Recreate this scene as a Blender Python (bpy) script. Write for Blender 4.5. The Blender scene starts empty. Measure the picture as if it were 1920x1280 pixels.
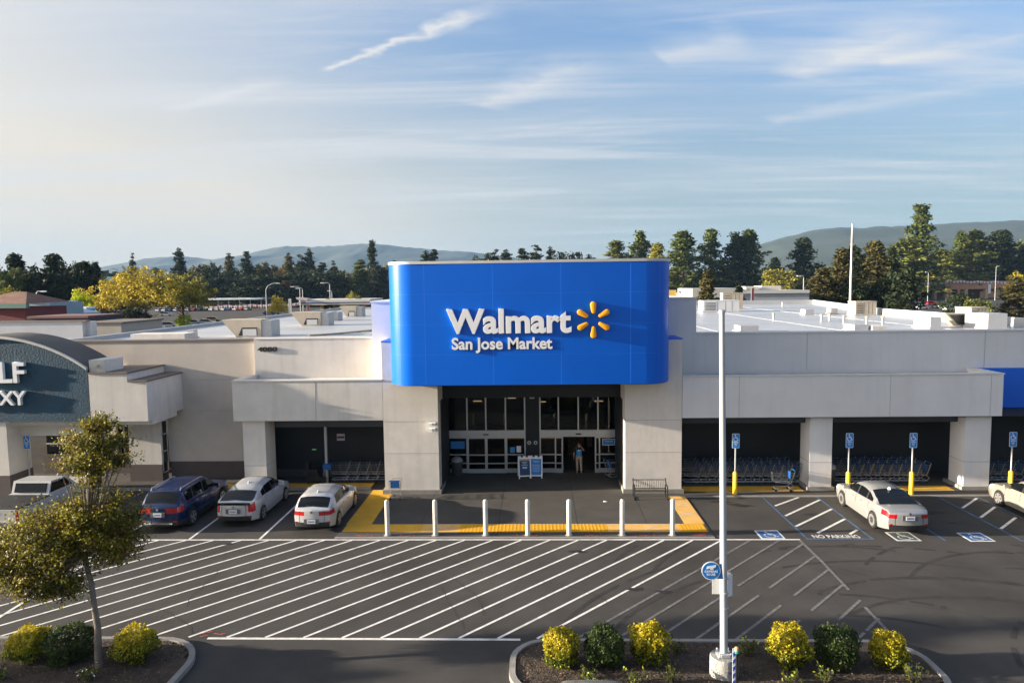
import bpy, bmesh, math, random
import numpy as np
from mathutils import Vector, Matrix

S = bpy.context.scene
COL = S.collection
random.seed(7)
PI = math.pi
rad = math.radians

# ------------------------------------------------------------------ camera
FPX, CAMH = 1300.0, 10.0
YAW, PITCH, ROLL = rad(1.9), rad(4.62), rad(-0.73)
_f = np.array([-math.sin(YAW)*math.cos(PITCH), math.cos(YAW)*math.cos(PITCH), -math.sin(PITCH)])
_r0 = np.array([math.cos(YAW), math.sin(YAW), 0.0])
_u0 = np.cross(_r0, _f)
_r = math.cos(ROLL)*_r0 + math.sin(ROLL)*_u0
_u = -math.sin(ROLL)*_r0 + math.cos(ROLL)*_u0
cam = bpy.data.cameras.new("camera")
cam.sensor_width = 36.0
cam.lens = FPX/1920*36.0
cam.clip_end = 20000
cam.clip_start = 0.1
co = bpy.data.objects.new("camera", cam)
COL.objects.link(co)
M = Matrix.Identity(4)
for i in range(3):
    M[i][0], M[i][1], M[i][2] = _r[i], _u[i], -_f[i]
M[2][3] = CAMH
co.matrix_world = M
S.camera = co

def _ray(px, py):
    return _f + (px-960)/FPX*_r - (py-640)/FPX*_u
def at(px, py, Y):
    """point of the place seen at photo pixel px, py on the upright plane y = Y"""
    d = _ray(px, py); t = Y/d[1]
    return (t*d[0], Y, CAMH + t*d[2])
def gr(px, py, z=0.0):
    d = _ray(px, py); t = (z-CAMH)/d[2]
    return (t*d[0], t*d[1], z)

# ------------------------------------------------------------------ light
SUN_EL, SUN_AZ = rad(10.5), rad(4.0)     # azimuth measured from -X towards -Y
S.view_settings.view_transform = 'Standard'
S.view_settings.look = 'None'
S.view_settings.gamma = 1.0
S.view_settings.exposure = 2.15
sd = Vector((-math.cos(SUN_AZ)*math.cos(SUN_EL), -math.sin(SUN_AZ)*math.cos(SUN_EL), math.sin(SUN_EL)))
sun = bpy.data.lights.new("sun", 'SUN')
sun.energy = 5.0
sun.angle = rad(0.6)
sun.color = (1.0, 0.87, 0.69)
so = bpy.data.objects.new("sun", sun)
COL.objects.link(so)
so.rotation_euler = (-sd).to_track_quat('-Z', 'Y').to_euler()
so.location = (-60, -10, 40)

W = bpy.data.worlds.new("World")
S.world = W
W.use_nodes = True
nt = W.node_tree
nt.nodes.clear()
def N(t, **k):
    n = nt.nodes.new(t)
    for a, b in k.items():
        setattr(n, a, b)
    return n
def LK(a, b):
    nt.links.new(a, b)
def MATH(op, a, b=None, c=None, clamp=False):
    n = N('ShaderNodeMath', operation=op, use_clamp=clamp)
    for i, v in enumerate((a, b, c)):
        if v is None: continue
        if isinstance(v, (int, float)): n.inputs[i].default_value = v
        else: LK(v, n.inputs[i])
    return n.outputs[0]
def RAMP(v, a, b, smooth=True):
    n = N('ShaderNodeMapRange', interpolation_type='SMOOTHSTEP' if smooth else 'LINEAR')
    LK(v, n.inputs['Value'])
    n.inputs['From Min'].default_value = a; n.inputs['From Max'].default_value = b
    return n.outputs[0]
out = N('ShaderNodeOutputWorld')
bg = N('ShaderNodeBackground')
bg.inputs['Strength'].default_value = 0.0545
LK(bg.outputs[0], out.inputs[0])
sky = N('ShaderNodeTexSky', sky_type='NISHITA')
sky.sun_disc = False
sky.sun_elevation = SUN_EL
sky.sun_rotation = rad(266)
sky.altitude = 30
sky.air_density = 1.0
sky.dust_density = 0.6
sky.ozone_density = 2.0
tc = N('ShaderNodeTexCoord')
sep = N('ShaderNodeSeparateXYZ'); LK(tc.outputs['Generated'], sep.inputs[0])
dx, dy, dz = sep.outputs
# cirrus layer: directions projected on a flat layer high overhead
zz = MATH('MAXIMUM', MATH('ADD', dz, 0.05), 0.03)
u_ = MATH('DIVIDE', dx, zz); v_ = MATH('DIVIDE', dy, zz)
cmb = N('ShaderNodeCombineXYZ'); LK(u_, cmb.inputs[0]); LK(v_, cmb.inputs[1])
def cirrus(rot, scale, nscale, detail, lo, hi, dist=0.4, rough=0.55, off=0.0):
    mp = N('ShaderNodeMapping'); LK(cmb.outputs[0], mp.inputs[0])
    mp.inputs['Rotation'].default_value = (0, 0, rad(rot))
    mp.inputs['Scale'].default_value = scale
    mp.inputs['Location'].default_value = (off, off*0.7, 0)
    n = N('ShaderNodeTexNoise'); LK(mp.outputs[0], n.inputs['Vector'])
    n.inputs['Scale'].default_value = nscale; n.inputs['Detail'].default_value = detail
    n.inputs['Roughness'].default_value = rough; n.inputs['Distortion'].default_value = dist
    return RAMP(n.outputs['Fac'], lo, hi)
c1 = cirrus(-12, (0.35, 1.5, 1), 0.9, 6, 0.44, 0.72, 0.5, 0.55, 3.1)
c2 = cirrus(24, (0.5, 3.2, 1), 1.3, 8, 0.49, 0.74, 0.8, 0.62, 7.3)
c3 = cirrus(-5, (0.16, 0.5, 1), 0.9, 3, 0.36, 0.72, 0.2, 0.5, 1.3)
veil = MATH('ADD', MATH('MULTIPLY', c1, 0.62), MATH('MULTIPLY', c2, 0.30))
veil = MATH('ADD', veil, MATH('MULTIPLY', c3, 0.30))
def uv(px, py):
    d = _ray(px, py); d = d/np.linalg.norm(d)
    z = max(d[2]+0.05, 0.03)
    return d[0]/z, d[1]/z
def streak(p0, p1, w0, w1, k):
    """a soft wisp of high cloud between two points of the layer"""
    a, b = np.array(uv(*p0)), np.array(uv(*p1)); L = np.linalg.norm(b-a); t = (b-a)/L
    ua = MATH('SUBTRACT', u_, float(a[0])); va = MATH('SUBTRACT', v_, float(a[1]))
    s = MATH('ADD', MATH('MULTIPLY', ua, float(t[0]/L)), MATH('MULTIPLY', va, float(t[1]/L)))
    q = MATH('ADD', MATH('MULTIPLY', ua, float(-t[1])), MATH('MULTIPLY', va, float(t[0])))
    mp = N('ShaderNodeMapping'); LK(cmb.outputs[0], mp.inputs[0])
    nn = N('ShaderNodeTexNoise'); LK(mp.outputs[0], nn.inputs['Vector'])
    nn.inputs['Scale'].default_value = 7.5; nn.inputs['Detail'].default_value = 8
    q = MATH('ADD', q, MATH('MULTIPLY', MATH('SUBTRACT', nn.outputs['Fac'], 0.5), 0.17))
    wd = MATH('ADD', MATH('MULTIPLY', s, w1-w0), w0)
    g = MATH('SUBTRACT', 1.0, MATH('DIVIDE', MATH('ABSOLUTE', q), wd), clamp=True)
    g = MATH('POWER', g, 1.3)
    e = MATH('MULTIPLY', RAMP(s, 0.0, 0.08), MATH('SUBTRACT', 1.0, RAMP(s, 0.7, 1.0)))
    n2 = MATH('ADD', MATH('MULTIPLY', nn.outputs['Fac'], 1.2), 0.2)
    return MATH('MULTIPLY', MATH('MULTIPLY', MATH('MULTIPLY', g, e), n2), k)
st = [streak((598,136), (960,2), 0.028, 0.07, 1.25), streak((310,212), (560,140), 0.05, 0.12, 0.6),
      streak((1480,150), (1800,20), 0.16, 0.36, 0.55), streak((1230,110), (1420,70), 0.18, 0.26, 0.5),
      streak((900,205), (1150,100), 0.14, 0.30, 0.5), streak((1640,120), (2000,55), 0.10, 0.2, 0.5),
      streak((1430,232), (1900,150), 0.12, 0.26, 0.4)]
for s_ in st:
    veil = MATH('ADD', veil, s_)
high = RAMP(dz, 0.02, 0.16)
veil = MATH('MULTIPLY', veil, MATH('ADD', MATH('MULTIPLY', high, 0.8), 0.2), clamp=True)
# thin haze towards the low sun
glow = RAMP(MATH('ADD', MATH('MULTIPLY', dx, -1.0), MATH('MULTIPLY', dz, -0.35)), -0.25, 0.75)
low = MATH('SUBTRACT', 1.0, RAMP(dz, -0.02, 0.30))
hz = MATH('MULTIPLY', glow, 0.90)
hz = MATH('ADD', hz, MATH('MULTIPLY', low, 0.74), clamp=True)
SKYG = N('ShaderNodeMix', data_type='RGBA')
SKYG.blend_type = 'MULTIPLY'; SKYG.inputs['Factor'].default_value = 1.0
LK(sky.outputs[0], SKYG.inputs['A'])
sg = N('ShaderNodeMix', data_type='RGBA'); LK(RAMP(dz, 0.0, 0.42), sg.inputs['Factor'])
sg.inputs['A'].default_value = (0.36, 0.415, 0.45, 1); sg.inputs['B'].default_value = (0.82, 0.98, 1.20, 1)
LK(sg.outputs['Result'], SKYG.inputs['B'])
m1 = N('ShaderNodeMix', data_type='RGBA'); LK(hz, m1.inputs['Factor'])
hc = N('ShaderNodeMix', data_type='RGBA'); LK(RAMP(MATH('MULTIPLY', dx, -1.0), -0.35, 0.45), hc.inputs['Factor'])
hc.inputs['A'].default_value = (2.02, 2.42, 2.66, 1); hc.inputs['B'].default_value = (3.62, 3.32, 2.84, 1)
LK(SKYG.outputs['Result'], m1.inputs['A']); LK(hc.outputs['Result'], m1.inputs['B'])
m2 = N('ShaderNodeMix', data_type='RGBA'); LK(veil, m2.inputs['Factor'])
LK(m1.outputs['Result'], m2.inputs['A']); m2.inputs['B'].default_value = (3.25, 3.30, 3.38, 1)
# unseen glow added round the sun, off to the left, to light the walls
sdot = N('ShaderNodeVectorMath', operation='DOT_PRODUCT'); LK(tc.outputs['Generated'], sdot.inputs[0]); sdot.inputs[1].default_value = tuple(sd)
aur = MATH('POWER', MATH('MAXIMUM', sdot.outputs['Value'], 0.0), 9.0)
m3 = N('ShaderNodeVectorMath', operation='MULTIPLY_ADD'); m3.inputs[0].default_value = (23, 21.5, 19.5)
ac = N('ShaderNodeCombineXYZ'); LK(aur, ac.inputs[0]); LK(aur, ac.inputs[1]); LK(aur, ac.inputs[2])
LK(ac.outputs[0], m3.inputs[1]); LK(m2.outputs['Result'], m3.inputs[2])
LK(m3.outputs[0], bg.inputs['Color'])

S.render.engine = 'CYCLES'
S.cycles.use_denoising = True
S.cycles.max_bounces = 6
S.cycles.transparent_max_bounces = 8

# ------------------------------------------------------------------ materials
_mats = {}
def mat(name, col, rough=0.7, metal=0.0, nz=None, bump=None, coat=0.0, spec=0.5, trans=0.0, island=0.0, emit=None, stain=None, streak=0.0):
    """nz=(scale, amount[, detail]) mottling of the base colour; bump=(scale, strength); stain=(scale, amount, colour)"""
    if name in _mats: return _mats[name]
    m = bpy.data.materials.new(name); m.use_nodes = True
    t = m.node_tree; p = t.nodes['Principled BSDF']
    p.inputs['Base Color'].default_value = (*col, 1)
    p.inputs['Roughness'].default_value = rough
    p.inputs['Metallic'].default_value = metal
    p.inputs['Specular IOR Level'].default_value = spec
    p.inputs['Coat Weight'].default_value = coat
    p.inputs['Coat Roughness'].default_value = 0.06
    geo = None
    def new(k): return t.nodes.new(k)
    src = None
    pos = new('ShaderNodeNewGeometry').outputs['Position']
    if nz or island:
        mul = None
        if nz:
            n = new('ShaderNodeTexNoise'); t.links.new(pos, n.inputs['Vector'])
            n.inputs['Scale'].default_value = nz[0]; n.inputs['Detail'].default_value = nz[2] if len(nz) > 2 else 6
            n.inputs['Roughness'].default_value = 0.62
            r = new('ShaderNodeMapRange'); t.links.new(n.outputs['Fac'], r.inputs['Value'])
            r.inputs['From Min'].default_value = 0.28; r.inputs['From Max'].default_value = 0.72
            r.inputs['To Min'].default_value = 1-nz[1]; r.inputs['To Max'].default_value = 1+nz[1]
            mul = r.outputs[0]
        if island:
            g = new('ShaderNodeNewGeometry')
            r2 = new('ShaderNodeMapRange'); t.links.new(g.outputs['Random Per Island'], r2.inputs['Value'])
            r2.inputs['To Min'].default_value = 1-island; r2.inputs['To Max'].default_value = 1+island
            if mul is None: mul = r2.outputs[0]
            else:
                q = new('ShaderNodeMath'); q.operation = 'MULTIPLY'
                t.links.new(mul, q.inputs[0]); t.links.new(r2.outputs[0], q.inputs[1]); mul = q.outputs[0]
        v = new('ShaderNodeVectorMath'); v.operation = 'SCALE'
        v.inputs[0].default_value = col; t.links.new(mul, v.inputs['Scale'])
        src = v.outputs[0]
        if stain:
            n = new('ShaderNodeTexNoise'); t.links.new(pos, n.inputs['Vector'])
            n.inputs['Scale'].default_value = stain[0]; n.inputs['Detail'].default_value = 5
            n.inputs['Distortion'].default_value = 0.6
            r = new('ShaderNodeMapRange'); t.links.new(n.outputs['Fac'], r.inputs['Value'])
            r.inputs['From Min'].default_value = 0.55; r.inputs['From Max'].default_value = 0.75
            r.inputs['To Max'].default_value = stain[1]
            mx = new('ShaderNodeMix'); mx.data_type = 'RGBA'
            t.links.new(r.outputs[0], mx.inputs['Factor']); t.links.new(src, mx.inputs['A'])
            mx.inputs['B'].default_value = (*stain[2], 1); src = mx.outputs['Result']
        if streak:
            # rain streaks: fine noise stretched down the wall
            mp = new('ShaderNodeMapping'); mp.inputs['Scale'].default_value = (3.2,3.2,.16); t.links.new(pos, mp.inputs[0])
            n = new('ShaderNodeTexNoise'); t.links.new(mp.outputs[0], n.inputs['Vector']); n.inputs['Scale'].default_value = 1.0; n.inputs['Detail'].default_value = 7
            r = new('ShaderNodeMapRange'); t.links.new(n.outputs['Fac'], r.inputs['Value'])
            r.inputs['From Min'].default_value = .5; r.inputs['From Max'].default_value = .78; r.inputs['To Max'].default_value = streak
            mx = new('ShaderNodeMix'); mx.data_type = 'RGBA'; t.links.new(r.outputs[0], mx.inputs['Factor']); t.links.new(src, mx.inputs['A'])
            mx.inputs['B'].default_value = (col[0]*.45,col[1]*.43,col[2]*.40,1); src = mx.outputs['Result']
        t.links.new(src, p.inputs['Base Color'])
    if bump:
        n = new('ShaderNodeTexNoise'); t.links.new(pos, n.inputs['Vector'])
        n.inputs['Scale'].default_value = bump[0]; n.inputs['Detail'].default_value = 5
        b = new('ShaderNodeBump'); b.inputs['Strength'].default_value = bump[1]; b.inputs['Distance'].default_value = 0.05
        t.links.new(n.outputs['Fac'], b.inputs['Height']); t.links.new(b.outputs[0], p.inputs['Normal'])
    if emit:
        p.inputs['Emission Color'].default_value = (*emit[0], 1); p.inputs['Emission Strength'].default_value = emit[1]
    if trans:
        tr = new('ShaderNodeBsdfTranslucent'); tr.inputs[0].default_value = (*col, 1)
        if src is not None: t.links.new(src, tr.inputs[0])
        ms = new('ShaderNodeMixShader'); ms.inputs[0].default_value = trans
        o = t.nodes['Material Output']
        t.links.new(p.outputs[0], ms.inputs[1]); t.links.new(tr.outputs[0], ms.inputs[2]); t.links.new(ms.outputs[0], o.inputs[0])
    _mats[name] = m
    return m

STUCCO = mat('cream_stucco', (0.57,0.535,0.485), 0.9, nz=(0.9,0.10), bump=(14,0.07), stain=(0.35,0.14,(0.42,0.38,0.33)), streak=.24)
ROUGHS = mat('rough_stucco', (0.62,0.575,0.52), 0.95, nz=(1.5,0.08), bump=(5,0.07), stain=(1.2,0.2,(0.5,0.46,0.42)), streak=.18)
GREYW = mat('grey_stucco', (0.62,0.61,0.61), 0.85, nz=(0.5,0.07), bump=(20,0.05), stain=(0.3,0.2,(0.55,0.54,0.54)), streak=.12)
CAPM = mat('cap_metal', (0.55,0.52,0.48), 0.5, 0.0, nz=(2,0.08))
BROWNC = mat('brown_cap', (0.13,0.10,0.085), 0.6, nz=(2,0.15))
BROWNB = mat('brown_base', (0.085,0.065,0.062), 0.85, nz=(1.2,0.12), bump=(15,0.2))
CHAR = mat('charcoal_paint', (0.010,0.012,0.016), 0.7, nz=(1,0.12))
CHAR2 = mat('charcoal_beam', (0.035,0.041,0.05), 0.6, nz=(1,0.1))
BLUE = mat('sign_blue', (0.0,0.108,0.58), 0.30, nz=(0.6,0.05), spec=0.3, bump=(0.9,0.10))
BLUE2 = mat('fascia_blue', (0.0,0.11,0.62), 0.5, nz=(0.6,0.05))
SEAM = mat('seam_blue', (0.012,0.165,0.66), 0.35)
WHITE = mat('white_acrylic', (0.80,0.80,0.80), 0.45)
YEL = mat('spark_yellow', (0.85,0.36,0.005), 0.4)
ALU = mat('aluminium', (0.50,0.52,0.54), 0.38, 0.6, nz=(4,0.06))
GLASS = None; GLASS = mat('dark_glass', (0.006,0.007,0.009), 0.06, spec=0.6)
def see_through(name, tint, gloss):
    m = bpy.data.materials.new(name); m.use_nodes = True; t = m.node_tree; t.nodes.clear()
    o = t.nodes.new('ShaderNodeOutputMaterial'); tr = t.nodes.new('ShaderNodeBsdfTransparent'); tr.inputs[0].default_value = (*tint,1)
    gl = t.nodes.new('ShaderNodeBsdfGlossy'); gl.inputs['Roughness'].default_value = .03; gl.inputs['Color'].default_value = (.9,.9,.9,1)
    fr = t.nodes.new('ShaderNodeFresnel'); fr.inputs[0].default_value = 1.5
    mm = t.nodes.new('ShaderNodeMath'); mm.operation = 'MULTIPLY'; mm.inputs[1].default_value = gloss; t.links.new(fr.outputs[0], mm.inputs[0])
    ms = t.nodes.new('ShaderNodeMixShader'); t.links.new(mm.outputs[0], ms.inputs[0]); t.links.new(tr.outputs[0], ms.inputs[1]); t.links.new(gl.outputs[0], ms.inputs[2]); t.links.new(ms.outputs[0], o.inputs[0])
    return m
TGLASS = see_through('tinted_door_glass', (.30,.30,.31), .7)
ROOFW = mat('roof_membrane', (0.40,0.405,0.42), 0.35, nz=(0.25,0.10), stain=(0.14,0.65,(0.26,0.26,0.27)))
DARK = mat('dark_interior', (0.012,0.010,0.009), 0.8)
ASPH = mat('asphalt', (0.060,0.056,0.052), 0.88, spec=0.12, nz=(0.30,0.30,11), bump=(45,0.35), stain=(0.22,0.55,(0.036,0.035,0.036)))
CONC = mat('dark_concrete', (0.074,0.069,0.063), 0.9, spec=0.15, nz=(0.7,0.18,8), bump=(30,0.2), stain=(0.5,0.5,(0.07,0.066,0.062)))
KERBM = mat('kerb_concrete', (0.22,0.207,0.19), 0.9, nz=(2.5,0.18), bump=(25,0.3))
SOIL = mat('bark_soil', (0.045,0.031,0.022), 1.0, nz=(6,0.5,8), bump=(18,1.0), stain=(0.9,0.6,(0.095,0.065,0.042)))
PAINT = mat('white_paint', (0.62,0.60,0.57), 0.8, nz=(5,0.28,10), stain=(1.6,.45,(0.16,0.15,0.14)))
BPAINT = mat('blue_paint', (0.050,0.095,0.165), 0.8, nz=(4,0.5,9))
YPAINT = mat('tactile_yellow', (0.60,0.30,0.006), 0.75, nz=(3,0.08))
YOLD = mat('tactile_faded', (0.62,0.36,0.10), 0.8, nz=(1.5,0.12))
RPAINT = mat('red_spray', (0.45,0.09,0.06), 0.85, nz=(9,0.5))
STEEL = mat('galvanised', (0.42,0.43,0.44), 0.45, 0.5, nz=(5,0.1))
BLK = mat('black_metal', (0.012,0.012,0.013), 0.45)
RUB = mat('rubber', (0.015,0.015,0.016), 0.85)
YPOST = mat('yellow_post', (0.80,0.50,0.008), 0.5, nz=(4,0.08))
SBLUE = mat('sign_panel_blue', (0.012,0.18,0.52), 0.45)
POLEW = mat('pole_paint', (0.37,0.385,0.40), 0.45, nz=(2,0.06))
BEIGE = mat('beige_metal', (0.42,0.36,0.28), 0.6, nz=(3,0.1))

# ------------------------------------------------------------------ mesh helpers
class MB:
    def __init__(s): s.v = []; s.f = []; s.m = []
    def add(s, vs, fs, mi=0):
        o = len(s.v); s.v += [tuple(map(float, v)) for v in vs]; s.f += [tuple(i+o for i in f) for f in fs]; s.m += [mi]*len(fs)
        return s
    def box(s, x0, x1, y0, y1, z0, z1, mi=0):
        return s.add([(x0,y0,z0),(x1,y0,z0),(x1,y1,z0),(x0,y1,z0),(x0,y0,z1),(x1,y0,z1),(x1,y1,z1),(x0,y1,z1)],
              [(3,2,1,0),(4,5,6,7),(0,1,5,4),(1,2,6,5),(2,3,7,6),(3,0,4,7)], mi)
    def prism(s, pts, d, ax='z', mi=0):
        """polygon pts (2-D) extruded from d[0] to d[1] along ax (pts anticlockwise seen from +ax for z)"""
        n = len(pts)
        def P(p, h):
            return (p[0], p[1], h) if ax == 'z' else ((p[0], h, p[1]) if ax == 'y' else (h, p[0], p[1]))
        vs = [P(p, d[0]) for p in pts] + [P(p, d[1]) for p in pts]
        a = sum(pts[i][0]*pts[(i+1)%n][1]-pts[(i+1)%n][0]*pts[i][1] for i in range(n))
        flip = (a < 0) ^ (ax == 'y') ^ (d[1] < d[0])
        fs = [tuple(range(n-1,-1,-1)), tuple(range(n, 2*n))] + [(i, (i+1)%n, n+(i+1)%n, n+i) for i in range(n)]
        if flip: fs = [tuple(reversed(f)) for f in fs]
        return s.add(vs, fs, mi)
    def tube(s, pts, r, n=8, cap=True, mi=0):
        """swept tube through pts, radius r (number or list)"""
        pts = [Vector(p) for p in pts]; k = len(pts)
        rs = r if isinstance(r, (list, tuple)) else [r]*k
        vs = []; fs = []; X = None
        for i, p in enumerate(pts):
            t = (pts[min(i+1,k-1)] - pts[max(i-1,0)])
            if t.length < 1e-9: t = Vector((0,0,1))
            t.normalize()
            if X is None: X = t.orthogonal().normalized()
            else: X = (X - t*X.dot(t)).normalized()
            Y = t.cross(X)
            for j in range(n):
                a = 2*PI*j/n
                vs.append(p + (X*math.cos(a)+Y*math.sin(a))*rs[i])
        for i in range(k-1):
            for j in range(n):
                fs.append((i*n+j, i*n+(j+1)%n, (i+1)*n+(j+1)%n, (i+1)*n+j))
        if cap:
            fs.append(tuple(range(n-1,-1,-1))); fs.append(tuple(range((k-1)*n, k*n)))
        return s.add(vs, fs, mi)
    def lathe(s, prof, n=16, c=(0,0), mi=0, cap=True):
        vs = []; fs = []
        for r, z in prof:
            for j in range(n):
                a = 2*PI*j/n; vs.append((c[0]+r*math.cos(a), c[1]+r*math.sin(a), z))
        k = len(prof)
        for i in range(k-1):
            for j in range(n):
                fs.append((i*n+j, i*n+(j+1)%n, (i+1)*n+(j+1)%n, (i+1)*n+j))
        if cap:
            fs.append(tuple(range(n-1,-1,-1))); fs.append(tuple(range((k-1)*n, k*n)))
        return s.add(vs, fs, mi)
    def quad(s, a, b, c, d, mi=0): return s.add([a,b,c,d], [(0,1,2,3)], mi)
    def flat(s, pts, z, mi=0):
        n = len(pts); a = sum(pts[i][0]*pts[(i+1)%n][1]-pts[(i+1)%n][0]*pts[i][1] for i in range(n))
        if a < 0: pts = pts[::-1]
        return s.add([(p[0],p[1],z) for p in pts], [tuple(range(n))], mi)
    def mesh(s, name, mats, off=(0,0,0), smooth=None):
        me = bpy.data.meshes.new(name)
        me.from_pydata([(v[0]-off[0], v[1]-off[1], v[2]-off[2]) for v in s.v], [], s.f)
        if not isinstance(mats, (list, tuple)): mats = [mats]
        for m in mats: me.materials.append(m)
        if len(mats) > 1: me.polygons.foreach_set('material_index', s.m)
        if smooth is not None:
            me.polygons.foreach_set('use_smooth', [True]*len(me.polygons))
            me.set_sharp_from_angle(angle=rad(smooth))
        me.update()
        return me
    def build(s, name, mats, parent=None, world=True, smooth=None):
        off = tuple(parent_off(parent)) if (parent is not None and world) else (0,0,0)
        return part(name, s.mesh(name, mats, off, smooth), parent)
def parent_off(p):
    o = Vector((0,0,0))
    while p is not None:
        o += p.location; p = p.parent
    return o
def part(name, me, parent=None):
    o = bpy.data.objects.new(name, me); COL.objects.link(o)
    if parent is not None: o.parent = parent
    return o
def thing(name, label, cat, loc=(0,0,0), rz=0.0, group=None):
    o = bpy.data.objects.new(name, None); COL.objects.link(o)
    o.empty_display_size = 0.3
    o.location = loc; o.rotation_euler = (0,0,rz)
    o['label'] = label; o['category'] = cat
    if group: o['group'] = group
    return o
def tag(o, label, cat, group=None):
    o['label'] = label; o['category'] = cat
    if group: o['group'] = group
    return o
def struct(o):
    o['kind'] = 'structure'; return o
def dup(root, loc, rz=0.0, label=None, group=None, scale=None):
    r = root.copy(); COL.objects.link(r); r.location = loc; r.rotation_euler = (0,0,rz)
    if label: r['label'] = label
    if group: r['group'] = group
    if scale: r.scale = scale
    for ch in list(root.children):
        c = ch.copy(); COL.objects.link(c); c.parent = r
        for g in list(ch.children):
            d = g.copy(); COL.objects.link(d); d.parent = c
    return r
def text_mesh(txt, x0, x1, z0, z1, depth, bold=0.0, bevel=0.0, caps_ref=None):
    """text as a mesh standing in the XZ plane, facing -Y, fitted to the box; depth towards -Y from y=0"""
    c = bpy.data.curves.new('txt', 'FONT'); c.body = txt; c.size = 1.0
    c.offset = bold; c.extrude = 0.5; c.resolution_u = 4
    if bevel: c.bevel_depth = bevel; c.bevel_resolution = 1
    o = bpy.data.objects.new('txt', c); COL.objects.link(o)
    dg = bpy.context.evaluated_depsgraph_get(); dg.update()
    me = bpy.data.meshes.new_from_object(o.evaluated_get(dg))
    COL.objects.unlink(o); bpy.data.objects.remove(o)
    n = len(me.vertices); a = np.zeros(n*3); me.vertices.foreach_get('co', a); a = a.reshape(-1,3)
    lo, hi = a.min(0), a.max(0)
    b = np.zeros_like(a)
    b[:,0] = x0 + (a[:,0]-lo[0])/(hi[0]-lo[0])*(x1-x0)
    b[:,2] = z0 + (a[:,1]-lo[1])/(hi[1]-lo[1])*(z1-z0)
    b[:,1] = -(a[:,2]-lo[2])/(hi[2]-lo[2])*depth
    me.vertices.foreach_set('co', b.ravel()); me.update()
    return me
def text(name, txt, m, parent, x0, x1, z0, z1, y, depth=0.01, bold=0.0, bevel=0.0):
    """world-placed text part on the plane y"""
    me = text_mesh(txt, x0, x1, z0, z1, depth, bold, bevel); me.materials.append(m)
    off = parent_off(parent) if parent is not None else Vector((0,0,0))
    me.transform(Matrix.Translation(Vector((0,y,0))-off))
    return part(name, me, parent)
# ------------------------------------------------------------------ ground, pavements, markings
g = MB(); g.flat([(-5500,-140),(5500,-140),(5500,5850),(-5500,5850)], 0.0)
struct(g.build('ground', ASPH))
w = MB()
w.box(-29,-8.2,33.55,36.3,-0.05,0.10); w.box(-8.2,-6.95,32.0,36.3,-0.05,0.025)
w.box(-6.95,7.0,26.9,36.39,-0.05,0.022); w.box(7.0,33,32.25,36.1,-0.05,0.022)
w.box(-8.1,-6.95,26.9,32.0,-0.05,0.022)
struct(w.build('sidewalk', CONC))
k = MB()
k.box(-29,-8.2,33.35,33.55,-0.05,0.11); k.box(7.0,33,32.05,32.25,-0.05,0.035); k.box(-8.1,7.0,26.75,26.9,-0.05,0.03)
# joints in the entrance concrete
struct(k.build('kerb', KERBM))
j = MB()
for x in (-4.9,-1.6,1.7,4.6): j.flat([(x-.012,27.0),(x+.012,27.0),(x+.012,36.3),(x-.012,36.3)], 0.0245)
j.flat([(-4.6,33.93),(4.2,33.93),(4.2,33.96),(-4.6,33.96)], 0.0245)
struct(j.build('pavement_joints', mat('joint', (0.02,0.019,0.018), 0.9)))

def rounded(x0,x1,y0,y1,r, corners):
    """outline anticlockwise; corners = which of (sw,se,ne,nw) are rounded"""
    pts = []
    for i,(cx,cy,a0) in enumerate(((x0,y0,180),(x1,y0,270),(x1,y1,0),(x0,y1,90))):
        if corners[i]:
            ox = cx + (r if i in (0,3) else -r); oy = cy + (r if i in (0,1) else -r)
            for q in range(9):
                a = rad(a0+q*90/8); pts.append((ox+r*math.cos(a), oy+r*math.sin(a)))
        else: pts.append((cx,cy))
    return pts
def island(x0,x1,y0,y1,r,corners):
    o = rounded(x0,x1,y0,y1,r,corners)
    i = rounded(x0+.16 if corners[0] or corners[3] else x0, x1-.16 if corners[1] or corners[2] else x1, y0+.16, y1-.16, r-.16, corners)
    n = len(o)
    kb = MB()
    vs = [(p[0],p[1],-.03) for p in o]+[(p[0],p[1],.13) for p in o]+[(p[0],p[1],.14) for p in i]+[(p[0],p[1],.0) for p in i]
    fs = []
    for a in range(n):
        b = (a+1)%n
        fs += [(a,b,n+b,n+a),(n+a,n+b,2*n+b,2*n+a),(2*n+a,2*n+b,3*n+b,3*n+a)]
    kb.add(vs, fs); struct(kb.build('kerb', KERBM))
    # soil, a gently uneven sheet
    s = MB(); gx = int((x1-x0)/.18); gy = int((y1-y0)/.18); idx = {}
    from mathutils import geometry as G2, noise as NZ
    for a in range(gx+1):
        for b in range(gy+1):
            x = x0+(x1-x0)*a/gx; y = y0+(y1-y0)*b/gy
            inside = True
            for q in range(len(i)):
                p0, p1 = i[q], i[(q+1)%len(i)]
                if (p1[0]-p0[0])*(y-p0[1])-(p1[1]-p0[1])*(x-p0[0]) < -.02: inside = False; break
            if not inside: continue
            h = .10 + .035*NZ.noise((x*1.3,y*1.3,0)) + .02*NZ.noise((x*5,y*5,2))
            idx[(a,b)] = len(s.v); s.v.append((x,y,h))
    for (a,b) in idx:
        q = [(a,b),(a+1,b),(a+1,b+1),(a,b+1)]
        if all(t in idx for t in q): s.f.append(tuple(idx[t] for t in q)); s.m.append(0)
    s.flat(i, .06)
    struct(s.build('planting_bed', SOIL, smooth=60))
island(-56,-9.2,12.6,18.75,1.5,(0,1,1,0))
island(-0.75,10.25,15.98,18.75,1.1,(1,1,1,1))

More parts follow.
